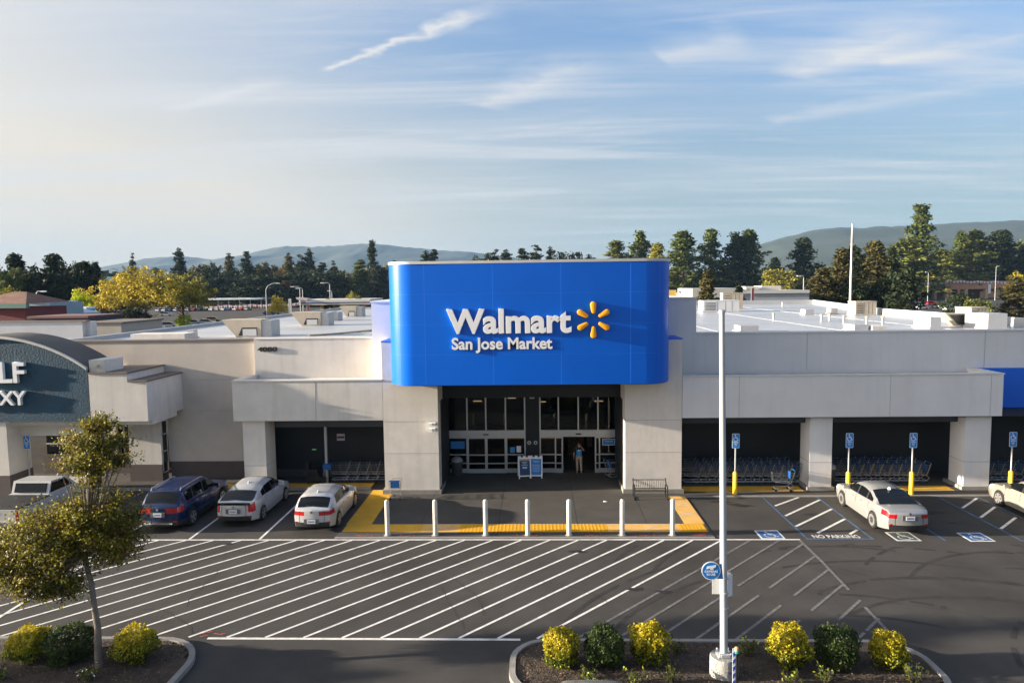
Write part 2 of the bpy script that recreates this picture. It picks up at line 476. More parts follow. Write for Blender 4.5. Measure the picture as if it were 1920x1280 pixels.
# painted markings
def line(m, p, q, w, z=0.006, wear=0.0, mi=0):
    p, q = Vector((p[0],p[1])), Vector((q[0],q[1])); d = (q-p).normalized(); n = Vector((-d.y,d.x))*w/2
    L = (q-p).length
    segs = [(0,L)]
    if wear > .5:
        k_ = random.uniform(.3,.55); segs = [(0,L*k_),(L*(k_+random.uniform(.08,.25)),L)]
    for a, b in segs:
        A, B = p+d*a, p+d*b
        m.flat([tuple(A+n),tuple(B+n),tuple(B-n),tuple(A-n)], z, mi)
mk = MB(); mw = MB()
line(mk, (-16.6,26.64),(10.25,26.64),.11,.0055); line(mk,(-9.5,18.9),(-0.5,18.9),.11,.0055)
T45 = 0.945
for i in range(-14, 26):
    xt = 0.49 + 1.118*(i-4)
    p = [xt-T45*7.64, 18.96]; q = [xt, 26.58]
    if p[0] < -16.5:
        p = [-17.6, 26.58-(xt+17.6)/T45]
    if q[0] > 10.15:
        q = [10.15, 26.58-(xt-10.15)/T45]
    if q[1] <= p[1]+.2 or p[0] > 9.6 or q[0] < -17: continue
    if xt > 7.4:
        f = (xt-7.4)/7.0; line(mw, p, q, .088, .0065, .25+.75*min(1,f))
    else: line(mk, p, q, .088, .0065)
line(mw,(10.2,26.6),(10.2,24.4),.11,.0075,.0); line(mw,(10.2,24.4),(10.0,18.9),.10,.0075,.55)
line(mk,(-16.6,26.6),(-16.6,19.0),.11,.0085); line(mk,(-17.95,24.5),(-17.95,20.0),.10,.0075)
for x in (-13.96,-11.1,-16.85): line(mk,(x,26.7),(x,33.3),.10,.0075)
line(mk,(-20.0,28.6),(-17.0,30.6),.1,.0055); line(mk,(-20.0,27.3),(-17.0,29.3),.1,.0055); line(mk,(-19.0,26.7),(-17.0,28.0),.1,.0055)
for a, b in (((10.68,30.75),(12.2,32.0)),((10.66,29.4),(13.0,31.6)),((10.62,28.1),(13.0,30.3)),((11.2,27.35),(13.0,29.0)),((12.4,27.2),(12.92,27.7)),
             ((18.7,30.4),(20.2,31.8)),((18.7,29.15),(20.2,30.55)),((18.65,27.8),(20.15,29.15)),((19.2,26.9),(20.2,27.8))):
    line(mk, a, b, .11, .0095)
struct(mk.build('white_parking_lines', PAINT))
struct(mw.build('worn_parking_lines', mat('worn_paint', (0.135,0.13,0.125), 0.85, nz=(7,0.5,9), stain=(0.8,1.0,(0.055,0.052,0.048)))))
mb = MB()
line(mb,(10.55,26.64),(10.55,32.05),.10,.0075); line(mb,(13.05,26.64),(13.05,32.05),.10,.0075); line(mb,(10.5,26.69),(13.1,26.69),.10,.0085)
line(mb,(15.72,26.5),(15.72,32.05),.10,.0075); line(mb,(18.58,26.45),(18.58,32.05),.10,.0075); line(mb,(20.35,26.45),(20.35,32.05),.10,.0075); line(mb,(18.5,26.5),(20.4,26.5),.10,.0085)
struct(mb.build('blue_parking_lines', BPAINT))
# wheelchair squares on the asphalt
def wheelchair(m, cx, cy, s, fn, mi=0):
    """the access symbol as flat strokes; fn maps symbol (u,v) to a point"""
    def stroke(pts, w):
        for a, b in zip(pts, pts[1:]):
            a, b = Vector(a), Vector(b); d = (b-a).normalized()*w*.5; n = Vector((-d.y,d.x))
            m.add([fn(cx+q[0]*s, cy+q[1]*s) for q in (a-d*.6+n, a-d*.6-n, b+d*.6-n, b+d*.6+n)], [(0,1,2,3)], mi)
    arc = [(.02-.05+.27*math.cos(rad(t)), -.16+.27*math.sin(rad(t))) for t in range(130, 370, 24)]
    stroke(arc, .075)
    stroke([(-.06,.22),(-.03,-.02),(.17,-.02),(.27,-.30),(.34,-.28)], .085)
    stroke([(-.05,.12),(.14,.11)], .06)
    hd = [(-.08+.075*math.cos(rad(t)), .36+.075*math.sin(rad(t))) for t in range(0,360,45)]
    m.add([fn(cx+p[0]*s, cy+p[1]*s) for p in hd], [tuple(range(8))], mi)
wm = MB()
for x, y, old in ((9.25,27.18,0),(14.35,26.96,1),(17.1,26.9,0)):
    wm.box(x-.47,x+.47,y-.47,y+.47,-.01,.0045,0)
    wm.box(x-.40,x+.40,y-.40,y+.40,-.01,.0085,2 if old else 1)
    wheelchair(wm, x, y, .78, lambda u,v: (u,v,.0115), 0)
struct(wm.build('wheelchair_markings', [PAINT, mat('pad_blue',(0.02,0.10,0.26),.8,nz=(4,.2)), mat('pad_old',(0.05,0.075,0.08),.85,nz=(4,.4))]))
me = text_mesh('NO PARKING', 0,1,0,1,.001,.01); me.materials.append(PAINT)
me.transform(Matrix(((1.8,0,0,10.85),(0,0,.36,26.78),(0,-1,0,.0085),(0,0,0,1))))
struct(part('no_parking_lettering', me))
# tactile paving and yellow kerb zones
tm = MB()
tm.box(-8.0,-4.75,27.45,28.38,0,.028,1); tm.box(-4.75,-3.2,27.45,28.38,0,.0275,2); tm.box(-3.2,2.9,27.45,28.38,0,.030,0)
tm.box(2.9,5.85,27.45,28.38,0,.028,2); tm.box(5.85,6.9,27.45,28.38,0,.030,0)
tm.box(-8.05,-6.98,28.38,33.3,0,.0285,1); tm.box(6.15,6.98,28.38,32.2,0,.0285,2)
tm.box(7.05,12.8,32.95,33.75,0,.026,1); tm.box(14.6,19.9,32.95,33.75,0,.026,1); tm.box(-13.2,-8.2,33.56,34.25,0,.104,1); tm.box(-16.7,-14.8,33.56,34.25,0,.104,1)
tm.box(-19.4,-17.5,33.56,34.25,0,.104,1)
domes = MB()
for x0, x1 in ((-3.2,2.9),(5.85,6.9)):
    nx = int((x1-x0)/.15)
    for a in range(nx):
        for b in range(6):
            cx, cy = x0+.075+a*.15, 27.53+b*.155
            tm.lathe([(.032,.029),(.026,.038),(.012,.042)], 6, (cx,cy), 0)
struct(tm.build('tactile_paving', [YPAINT, mat('tactile_dull',(0.60,0.32,0.02),.75,nz=(2,.12)), YOLD]))
sp = MB()
random.seed(3)
def scribble(cx, cy, wx, wy, n=5, z=.0335):
    for i in range(n):
        a = (cx+random.uniform(-wx,wx), cy+random.uniform(-wy,wy)); b = (a[0]+random.uniform(-.35,.35), a[1]+random.uniform(-.12,.12))
        line(sp, a, b, .03, z+i*.0012)
for cx in (-7.0,-5.4,-0.4,2.2,4.3,6.4): scribble(cx, 27.05, .45, .09, 6)
scribble(6.5,27.2,.35,.1,6); scribble(-16.0,26.85,.5,.08,4,.011); scribble(-9.4,19.1,.4,.08,4,.011)
struct(sp.build('red_survey_marks', RPAINT))
sx = MB()
for cx, cy in ((-3.9,27.9),(4.7,27.9),(6.55,29.6),(6.55,30.9)):
    line(sx,(cx-.3,cy-.22),(cx+.3,cy+.22),.035,.0335); line(sx,(cx-.3,cy+.22),(cx+.3,cy-.22),.035,.0345)
struct(sx.build('white_survey_marks', PAINT))
oil = MB()
for cx, cy, r in ((11.8,29.6,.25),(17.0,29.8,.4),(17.3,28.6,.25),(-14.4,32.6,.35),(-12.3,26.2,.22),(-8.9,25.2,.2),(1.5,25.4,.25),(8.4,31.4,.35),(8.9,31.0,.22),(9.3,30.8,.3),(3.2,22.2,.22),(4.1,22.0,.2)):
    pts = [(cx+r*random.uniform(.5,1.2)*math.cos(rad(t))*1.5, cy+r*random.uniform(.5,1.2)*math.sin(rad(t))*.6) for t in range(0,360,24)]
    oil.flat(pts, .0095)
struct(oil.build('oil_stains', mat('oil',(0.018,0.017,0.017),.6)))

# tyre marks: dark rubber arcs where cars swing out of the bays
ty = MB()
random.seed(21)
for i in range(16):
    cx_, cy_ = random.uniform(9,19), random.uniform(12,22); R_ = random.uniform(3.5,9); a0 = random.uniform(20,120); da = random.uniform(25,70)
    for off in (0,1.45):
        r_ = R_+off; n_ = 22
        for k in range(n_):
            if off and random.random() < .2: continue
            t0, t1 = rad(a0+da*k/n_), rad(a0+da*(k+1)/n_)
            p_ = [(cx_+rr*math.cos(t), cy_+rr*math.sin(t)) for rr,t in ((r_,t0),(r_,t1),(r_+.15,t1),(r_+.15,t0))]
            if min(q[1] for q in p_) < 19.1 and min(q[0] for q in p_) < 10.6 or max(q[1] for q in p_) > 26.3: continue
            ty.flat(p_, .0025+.0001*i+(.00005 if off else 0))
struct(ty.build('tyre_marks', mat('tyre_rubber',(.040,.038,.036),.85,nz=(1.3,.35,8),spec=.15)))
cr = MB()
for i in range(9):
    x_, y_ = random.uniform(-14,16), random.uniform(19.5,26); a_ = random.uniform(-.4,.4)+(PI/2 if i%3==0 else 0); pts_ = [(x_,y_)]
    for k in range(14):
        a_ += random.uniform(-.35,.35); x_ += .22*math.cos(a_); y_ += .22*math.sin(a_); pts_.append((x_,y_))
    for p_,q_ in zip(pts_,pts_[1:]):
        if 19.1 < p_[1] < 26.4 and 19.1 < q_[1] < 26.4: line(cr, p_, q_, .02, .0095+.0001*i)
struct(cr.build('asphalt_cracks', mat('crack_dark',(.022,.021,.02),.9)))

# ------------------------------------------------------------------ the store
store = thing('store_building', 'long cream and grey supermarket with white flat roof and glazed entrance between square pillars', 'store', (0,35,0))
b = MB()
b.box(-14.4,-8.2,35,35.45,3.5,7.4); b.box(-14.4,-8.2,34.97,35.5,7.4,7.46)
b.build('front_wall', STUCCO, store)
b = MB()
b.box(8.0,33,35,35.45,5.0,7.45)
b.build('front_wall', GREYW, store)
b = MB(); b.box(8.0,33,34.95,35.5,7.45,7.52); b.build('wall_cap', GREYW, store)
JG = mat('joint_grey',(0.36,0.36,0.36),.9); JC = mat('joint_cream',(0.40,0.37,0.33),.9)
def joints(m_, par, lst):
    for a_ in lst:
        q_ = MB(); q_.box(*a_); q_.build('control_joint', m_, par)
joints(JG, store, [(x-.012,x+.012,34.992,35.02,5.6,7.44) for x in (13.6,22.3)])
t = MB(); t.box(-8.2,8.0,34.6,39.5,4.4,9.22); t.box(-8.25,8.05,34.55,39.55,9.22,9.30)
t.build('entrance_tower', GREYW, store)
for x0, x1, nm in ((-7.32,-4.68,ROUGHS),(4.24,6.92,ROUGHS)):
    p = MB(); p.box(x0,x1,32.7,36.4,0,7.38)
    po = p.build('entrance_pillar', nm, store)
    q = MB(); q.box(x0-.02,x1+.02,32.68,34.6,7.38,7.43); q.build('pillar_cap', BLUE2, po)
    q = MB(); q.box(x0-.10,x1+.10,32.6,34.2,0,.22); q.build('plinth', KERBM, po)
    joints(JC, po, [(x0-.004,x1+.004,32.694,32.72,z-.012,z+.012) for z in (2.0,3.55)])
e = MB(); e.box(-4.68,4.24,34.4,36.4,4.4,5.5); e.box(-5.3,-4.78,36.38,36.7,0,4.5); e.box(4.6,5.2,36.38,36.7,0,4.5); e.box(-4.8,4.62,36.38,36.7,4.3,4.5)
e.box(-.55,.19,36.36,36.7,0,4.32); e.box(-4.679,-4.62,33.6,36.4,0,4.4); e.box(4.18,4.239,33.6,36.4,0,4.4)
e.build('entrance_surround', CHAR, store)
# vestibule behind the glass
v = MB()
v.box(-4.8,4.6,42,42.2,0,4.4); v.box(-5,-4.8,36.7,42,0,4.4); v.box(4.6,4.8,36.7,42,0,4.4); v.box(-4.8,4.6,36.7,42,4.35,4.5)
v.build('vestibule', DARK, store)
for a_ in ((.8,3.6,41.5,41.95,1.35,1.6),(-4.2,-1.0,41.4,41.95,1.2,1.5)):
    v = MB(); v.box(*a_); v.build('vestibule_sign', SBLUE, store)
for x in (-3.4,-1.9,.9,1.4,2.0,2.6,3.1):
    v = MB(); v.box(x,x+.28,41.2,41.9,.3,1.1); v.build('vestibule_display', mat('display',(0.12,0.07,0.035),.7,nz=(8,.6)), store)
for i_,(x,y) in enumerate(((-3.3,39),(.35,39.2),(3.55,38.7),(-1.4,40.6))):
    v = MB(); v.box(x-.24,x+.24,y-.04,y+.04,3.44-.1*(i_%2),3.49-.1*(i_%2)); v.build('ceiling_light', mat('ceiling_tube',(.8,.6,.3),.5,emit=((1,.72,.36),.8)), store)
for i_,(x,h_,c_) in enumerate(((-4.3,1.5,(.10,.03,.02)),(-3.3,1.8,(.03,.05,.10)),(-1.7,1.4,(.09,.07,.02)),(.7,1.6,(.05,.09,.03)),(3.8,1.7,(.10,.04,.03)),(1.9,1.0,(.12,.08,.03)))):
    v = MB(); v.box(x,x+.7,40.4,40.9,.02,h_); v.build('goods_shelf', mat('goods_%d'%i_,c_,.7,nz=(6,.7,3)), store)
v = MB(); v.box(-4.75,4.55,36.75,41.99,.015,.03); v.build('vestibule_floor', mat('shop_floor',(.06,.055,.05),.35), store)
for x0, x1, muls in ((-4.75,-.55,(-4.75,-3.65,-2.65,-1.6,-.55)),(.19,4.42,(.19,1.2,2.25,3.29,4.42))):
    fr = MB()
    fr.box(x0,x1,36.28,36.42,1.98,2.34)
    for i, x in enumerate(muls):
        a = x if i == 0 else (x-.07 if i == 4 else x-.035)
        fr.box(a,a+.07,36.30,36.42,2.34,4.25)
    F = fr.build('door_frame', ALU, store)
    gl = MB(); gl.box(x0+.02,x1-.02,36.36,36.38,2.34,4.25); gl.build('transom_glass', TGLASS, F)
    hs = MB(); cx = (muls[2]); hs.box(cx-.14,cx+.14,36.2,36.279,2.10,2.16); hs.build('door_sensor', BLK, F)
    left = x0 < -1
    panels = [(muls[i],muls[i+1]) for i in range(4)] if left else [(muls[0],1.12),(1.0,1.43),(3.12,3.4),(3.3,muls[4])]
    for i,(a,c) in enumerate(panels):
        yo = 36.31 if i in (1,2) else 36.37
        d = MB()
        d.box(a,a+.07,yo,yo+.05,0.03,1.98); d.box(c-.07,c,yo,yo+.05,0.03,1.98)
        d.box(a+.07,c-.07,yo,yo+.05,1.90,1.975); d.box(a+.07,c-.07,yo,yo+.05,.03,.26)
        for z in (.52,.98): d.box(a+.07,c-.07,yo+.005,yo+.045,z,z+.06)
        D = d.build('sliding_door', ALU, store)
        gp = MB(); gp.box(a+.06,c-.06,yo+.02,yo+.03,.2,1.92); gp.build('door_glass', TGLASS, D)
def plate(name, m, x0,x1,z0,z1,y, parent, bord=None):
    q = MB(); q.box(x0,x1,y-.012,y,z0,z1); o = q.build(name, m, parent)
    return o
plate('door_notice', SBLUE, -4.55,-3.8,1.35,1.75,36.355, store)
plate('door_notice', mat('cyan_notice',(0.03,0.28,0.6),.5), -1.38,-1.12,1.12,1.42,36.355, store)
plate('door_notice', WHITE, -1.03,-.80,1.14,1.48,36.355, store)
o = plate('door_notice', WHITE, 3.52,4.18,1.50,1.84,36.355, store)
q = MB(); q.box(3.545,4.155,36.336,36.3425,1.525,1.815); q.build('notice_face', SBLUE, o)
text('notice_lettering','Thank you', WHITE, o, 3.64,4.06,1.66,1.76,36.335,.004)
for x in (-.36,-.02):
    q = MB(); q.tube([(x,36.355,1.66),(x,36.31,1.66)], .10, 14); o = q.build('wall_speaker', mat('lamp_grey',(.5,.5,.48),.5), store)
    q = MB(); q.tube([(x,36.308,1.66),(x,36.30,1.66)], .05, 10); q.build('speaker_grille', BLK, o)
plate('entry_box', mat('ivory',(.55,.52,.38),.5), -.32,-.05,4.02,4.2,36.355, store)
for z in (3.12,3.38):
    q = MB(); q.box(-5.05,-4.80,32.52,32.698,z,z+.12); q.box(-5.10,-4.95,32.45,32.52,z-.05,z+.12); q.build('wall_light', WHITE, store)
# canopies
c = MB()
c.box(-14.62,-7.33,32.7,33.0,3.62,5.55); c.box(-14.62,-7.33,33.0,34.98,3.62,5.40); c.box(-14.62,-14.3,33.0,34.98,5.40,5.55)
C1 = c.build('entrance_canopy', STUCCO, store)
q = MB(); q.box(-14.66,-7.33,32.66,33.04,5.55,5.60); q.box(-14.66,-14.26,33.04,34.98,5.55,5.60); q.build('canopy_cap', CAPM, C1)
q = MB(); q.box(-10.6,-10.576,32.693,32.72,3.64,5.54); q.build('control_joint', mat('joint_cream',(0.33,0.30,0.26),.9), C1)
q = MB(); q.box(-12.9,-7.34,33.5,33.75,3.15,3.62); q.build('canopy_beam', CHAR2, C1)
c = MB()
c.box(6.94,21.76,32.7,33.0,3.64,5.60); c.box(6.94,21.76,33.0,34.98,3.64,5.42); c.box(21.45,21.76,33.0,34.98,5.42,5.60)
C2 = c.build('entrance_canopy', GREYW, store)
q = MB(); q.box(6.94,21.8,32.66,33.04,5.60,5.65); q.box(21.41,21.8,33.04,34.98,5.60,5.65); q.build('canopy_cap', mat('cap_grey',(.55,.54,.52),.6,nz=(1.5,.12)), C2)
q = MB(); q.flat([(6.96,33.0),(21.45,33.0),(21.45,34.98),(6.96,34.98)], 5.424); q.build('canopy_roof', mat('dirty_roof',(0.34,0.32,0.30),.8,nz=(.8,.3),stain=(.45,.9,(.07,.045,.035))), C2)
for x0,x1 in ((6.94,13.08),(14.17,20.34)):
    q = MB(); q.box(x0,x1,33.7,33.95,3.18,3.64); q.build('canopy_beam', CHAR2, C2)
joints(JG, C2, [(x-.01,x+.01,32.693,32.72,3.66,5.58) for x in (9.6,16.6,21.2)])
for x0,x1,y0,y1,m in ((-14.30,-13.2,32.95,34.2,ROUGHS),(13.10,14.15,33.12,34.3,GREYW),(20.36,21.56,33.12,34.3,GREYW)):
    q = MB(); q.box(x0,x1,y0,y1,0,3.62 if x0<0 else 3.64); o = q.build('canopy_column', m, store)
    q = MB(); q.box(x0-.12,x1+.12,y0-.10,y1+.25,0,.18); q.build('plinth', KERBM, o)
    q = MB(); q.box(x0-.005,x1+.005,y0-.005,y1+.005,1.35,1.38); q.build('control_joint', mat('joint_grey',(0.30,0.29,0.28),.9), o)
# bays behind the columns
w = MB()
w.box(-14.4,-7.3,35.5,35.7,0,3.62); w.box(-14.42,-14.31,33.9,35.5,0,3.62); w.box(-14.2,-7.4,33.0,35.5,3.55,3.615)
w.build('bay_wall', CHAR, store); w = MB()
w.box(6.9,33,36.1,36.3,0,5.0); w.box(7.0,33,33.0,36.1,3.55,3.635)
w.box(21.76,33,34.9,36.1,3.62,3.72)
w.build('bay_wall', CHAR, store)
for a_ in ((7,20,36.05,36.098,.02,.7),(-14.2,-10.6,35.45,35.499,.1,.5)):
    w = MB(); w.box(*a_); w.build('bay_base_board', mat('dim_grey',(.06,.065,.07),.8), store)
q = MB(); q.box(21.80,33,34.78,34.995,3.66,5.62); q.build('blue_fascia', BLUE2, store)
o = plate('bay_notice', mat('notice_pale',(.45,.38,.45),.6), -10.42,-10.0,2.02,2.38,35.495, store)
q = MB(); q.box(-10.4,-10.02,35.47,35.482,2.14,2.25); q.build('notice_band', mat('notice_dark',(.08,.015,.03),.6), o)
plate('bay_exit_lamp', mat('lamp_green',(.15,.35,.15),.5,emit=((.3,.9,.3),.04)), -11.75,-11.55,1.52,1.58,35.495, store)
q = MB(); q.box(-10.72,-10.6,34.3,34.42,.1,3.55); q.build('bay_post', STEEL, store)
# house number
text('house_number', '4080', BLK, store, -14.22,-13.2,6.78,7.02,34.995,.07,.02)
# roof
r = MB()
r.flat([(-28.6,35.4),(33,35.4),(33,64),(40,66),(40,101),(-28.6,101)], 6.80)
R = r.build('roof', ROOFW, store)
def wall_seg(m, p, q, th, z0, z1):
    p, q = Vector(p), Vector(q); d = (q-p).normalized(); n = Vector((-d.y,d.x))*th/2
    m.prism([tuple(p+n),tuple(p-n),tuple(q-n),tuple(q+n)], (z0,z1))
r = MB()
for p, q in (((-28.6,35.6),(-28.6,100.9)),((-28.5,101),(-6,101)),((-6,101),(40,101)),((40,100.8),(32.6,66)),((32.6,65.8),(32.6,36))):
    wall_seg(r, p, q, .3, 6.6, 7.05 if p[0] < -6.5 else 7.4)
r.build('roof_parapet', ROOFW, R)
r = MB()
for y in (48,56,66,78,90): r.box(-28.4,39.8 if y>66 else 32.4,y-.04,y+.04,6.795,6.812)
for x in (-20,-12,-4,12,20,27): r.box(x-.03,x+.03,40,100.8,6.795,6.8105)
r.build('membrane_seam', mat('seam_white',(.55,.56,.58),.5), R)
r = MB(); r.box(-14.4,-8.3,35.51,35.9,6.79,7.38); r.build('parapet_back', ROOFW, R)
r = MB(); r.box(8.1,33,35.51,35.9,6.79,7.42); r.build('parapet_back', ROOFW, R)
rp = MB()
random.seed(11)
for i in range(26):
    t_ = i/25; rp.tube([(-15+10*t_, 45.5+22*t_**1.3, 6.86),(-15+10*(t_+.04), 45.5+22*(t_+.04)**1.3, 6.86)], .05, 6)
for i in range(0,26,2):
    t_ = i/25; rp.box(-15.2+10*t_,-14.8+10*t_,45.4+22*t_**1.3,45.6+22*t_**1.3,6.8,6.84)
rp.build('conduit', mat('conduit',(.36,.27,.17),.7), R)

# ------------------------------------------------------------------ big blue sign
sign = thing('storefront_sign', 'huge glossy blue curved sign above the entrance with white lettering and yellow spark', 'sign', (0,31.1,5.5))
ZB, ZT, YF, XL, XR, RC = 5.52, 11.0, 31.1, -6.76, 6.20, 1.25
path = [(XL,34.58)]
for i in range(13):
    a = rad(180+90*i/12); path.append((XL+RC+RC*math.cos(a), YF+RC+RC*math.sin(a)))
for i in range(13):
    a = rad(270+90*i/12); path.append((XR-RC+RC*math.cos(a), YF+RC+RC*math.sin(a)))
path.append((XR,34.58))
s = MB(); s.prism(path, (ZB,ZT)); s.build('blue_panel', BLUE, sign, smooth=30)
def offs(d):
    pp = []
    for i,(x,y) in enumerate(path):
        cx, cy = (XL+RC if x < 0 else XR-RC), YF+RC
        if y > cy: pp.append((x+(-d if x<0 else d), y))
        elif XL+RC-1e-6 <= x <= XR-RC+1e-6: pp.append((x,y-d))
        else:
            v = Vector((x-cx,y-cy)).normalized()*d; pp.append((x+v.x,y+v.y))
    return pp
def band(m, d, z0, z1):
    a, n = offs(d), len(path)
    m.add([(p[0],p[1],z) for z in (z0,z1) for p in a], [(i,i+1,n+i+1,n+i) for i in range(n-1)])
s = MB(); s.prism(offs(.03), (ZT,ZT+.12)); s.build('top_cap', CAPM, sign, smooth=30)
s = MB()
for z in (6.90,8.27,9.64): band(s, .0045, z-.006, z+.006)
for x in (-4.95,-1.88,1.18,4.29): s.box(x-.014,x+.014,YF-.006,YF+.01,ZB+.01,ZT-.01)
for a in (205,240,300,335):
    cx = XL+RC if a < 270 else XR-RC
    v = Vector((math.cos(rad(a)),math.sin(rad(a))))
    p = Vector((cx,YF+RC))+v*(RC+.004); tv = Vector((-v.y,v.x))*.009
    s.add([(p.x-tv.x,p.y-tv.y,ZB+.01),(p.x+tv.x,p.y+tv.y,ZB+.01),(p.x+tv.x,p.y+tv.y,ZT-.01),(p.x-tv.x,p.y-tv.y,ZT-.01)],[(0,1,2,3)])
s.build('panel_seam', SEAM, sign)
s = MB(); s.prism(offs(-.06), (ZB-.03,ZB)); s.build('soffit', CHAR2, sign)
text('store_name', 'Walmart', WHITE, sign, -3.96,1.64,7.85,8.97,YF-.02,.15,.024,.010)
text('market_name', 'San Jose Market', WHITE, sign, -3.74,.78,6.98,7.68,YF-.02,.10,.020,.006)
for k in range(6):
    a = rad(90+60*k); ca, sa = math.cos(a), math.sin(a)
    prof = []
    r0, r1, w0, w1 = .27, .82, .088, .138
    for t in np.linspace(-90,90,7): prof.append((r1-w1+w1*math.cos(rad(t))*1.0, w1*math.sin(rad(t))))
    for t in np.linspace(90,270,6): prof.append((r0+w0+w0*math.cos(rad(t)), w0*math.sin(rad(t))))
    C = (2.62,8.42)
    def tr(p, sc): 
        mx = (r0+r1)/2; px, py = mx+(p[0]-mx)*sc[0], p[1]*sc[1]
        return (C[0]+px*ca-py*sa, C[1]+px*sa+py*ca)
    m = MB(); n = len(prof); vs = []
    for d, sc in ((.0,(1,1)),(.09,(1,1)),(.135,(.95,.85)),(.145,(.85,.6))):
        vs += [(tr(p,sc)[0], YF-.02-d, tr(p,sc)[1]) for p in prof]
    fs = []
    for l in range(3):
        for i in range(n): fs.append((l*n+i, (l+1)*n+i, (l+1)*n+(i+1)%n, l*n+(i+1)%n)[::-1])
    fs.append(tuple(range(3*n,4*n)))
    m.add(vs, fs); m.build('spark_ray', YEL, sign, smooth=40)

# ------------------------------------------------------------------ neighbouring store on the left
nb = thing('neighbour_store', 'cream stucco sports shop with a dark blue arched sign panel and brown wall base', 'store', (-24,34,0))
b = MB()
b.box(-28.6,-19.3,35.3,36,3.4,7.32); b.box(-19.3,-14.42,35.3,36,1.0,7.32)
b.build('wall', mat('tan_stucco',(0.50,0.44,0.38),.9,nz=(.8,.1),bump=(14,.07),stain=(.3,.25,(.38,.34,.30))), nb)
b = MB(); b.box(-28.6,-14.42,35.25,36.05,7.32,7.40); b.build('wall_cap', BROWNC, nb)
b = MB(); b.box(-19.2,-14.42,35.27,35.9,0,1.0); b.build('wall_base', BROWNB, nb); b = MB(); b.box(-21.1,-19.38,34.72,35.3,0,.98); b.build('wall_base', BROWNB, nb)
b = MB(); b.box(-17.6,-14.42,35.293,35.31,3.66,3.69); b.box(-17.6,-14.42,35.293,35.31,5.28,5.31); b.build('wall_joint', mat('joint_cream',(0.33,0.30,0.26),.9), nb)
b = MB(); b.box(-21.2,-19.35,32,35.3,3.78,6.06); b.box(-19.35,-18.42,32.0,35.3,3.78,5.66)
o = b.build('corner_volume', STUCCO, nb)
q = MB(); q.box(-21.2,-19.30,31.95,35.3,6.06,6.14); q.box(-19.30,-18.37,31.95,35.3,5.66,5.74); q.build('coping', BROWNC, o)
b = MB(); b.box(-21.1,-19.4,34.75,35.3,.98,3.78); b.build('pier', STUCCO, nb)
q = MB(); q.box(-19.40,-19.36,34.82,35.26,.55,3.2); o = q.build('side_window', GLASS, nb)
q = MB()
for z in (.5,1.6,2.5,3.2): q.box(-19.40,-19.34,34.77,35.29,z,z+.06)
q.box(-19.40,-19.34,34.77,34.82,.5,3.26); q.box(-19.40,-19.34,35.24,35.29,.5,3.26); q.build('window_frame', ALU, o)
# arched panel
cx, zt, Rr = -26.0, 7.9, 8.1
def arch(x): return zt-(Rr-math.sqrt(max(0,Rr*Rr-(x-cx)**2)))
xs = np.linspace(-30.8,-21.22,30)
def arch_prism(dz, y0, y1, base):
    return [(x,arch(x)+dz) for x in xs], y0, y1
b = MB(); b.prism([(-30.8,3.80),(-21.22,3.80)]+[(x,arch(x)-.1) for x in xs[::-1]], (32.0,32.3), 'y'); b.build('sign_panel', mat('panel_navy',(0.006,0.043,0.078),.75,nz=(1.1,.28),bump=(10,.3)), nb)
b = MB()
n = len(xs)
for y0,y1,za,zb in ((31.9,32.06,-.08,.02),):
    vs = [(x,y,arch(x)+z) for (y,z) in ((y0,za),(y0,zb),(y1,zb),(y1,za)) for x in xs]
    fs = []
    for l in range(4):
        for i in range(n-1): fs.append((l*n+i, l*n+i+1, ((l+1)%4)*n+i+1, ((l+1)%4)*n+i))
    b.add(vs, fs)
b.build('arch_trim', STUCCO, nb, smooth=40)
b = MB()
vs = [(x,y,arch(x)+z) for (y,z) in ((32.06,.0),(32.06,.05),(34.2,.05),(34.2,.0)) for x in xs]
fs = []
for l in range(4):
    for i in range(n-1): fs.append((l*n+i, l*n+i+1, ((l+1)%4)*n+i+1, ((l+1)%4)*n+i))
b.add(vs, fs); b.build('arch_roof', mat('arch_roof_brown',(0.075,0.065,0.058),.7,nz=(1,.25)), nb, smooth=40)
b = MB(); b.box(-21.2,-20.45,32.1,33.6,6.14,6.72); b.build('arch_end_block', STUCCO, nb)
b = MB(); b.box(-20.9,-20.75,31.98,32.1,6.4,6.52); b.build('camera_box', mat('ivory',(.55,.52,.38),.5), nb)
text('sign_lettering','GOLF', WHITE, nb, -27.6,-24.18,5.68,6.68,31.99,.16,.02)
text('sign_lettering','GALAXY', WHITE, nb, -27.9,-24.2,4.62,5.30,31.99,.16,.02)
b = MB(); b.box(-27.5,-18.45,32.4,34.7,3.55,3.79); b.box(-26.0,-21.1,33.0,33.3,2.9,3.45); b.build('soffit', STUCCO, nb)
b = MB(); b.box(-26.6,-25.45,32.1,33.6,1.15,3.78); o = b.build('porch_pillar', STUCCO, nb); q = MB(); q.box(-26.63,-25.42,32.07,33.63,0,1.15); q.build('pillar_base', BROWNB, o)
b = MB(); b.box(-25.4,-24.4,36.6,36.8,1.1,3.5); b.build('porch_wall', STUCCO, nb); b = MB(); b.box(-23.9,-22.9,36.6,36.8,1.1,3.5); b.build('porch_wall', STUCCO, nb)
b = MB(); b.box(-27,-20.5,36.85,37,0,3.6); b.build('shop_glass', GLASS, nb)
b = MB()
for x in (-25.6,-24.1,-22.6,-21.6): b.box(x-.04,x+.04,36.8,36.86,0,3.5)
for z in (.4,1.6,2.7): b.box(-27,-21.1,36.8,36.86,z,z+.07)
b.build('shop_frame', ALU, nb)
b = MB(); b.box(-27,-21.1,36.55,36.59,0,1.1); b.build('porch_base', BROWNB, nb)
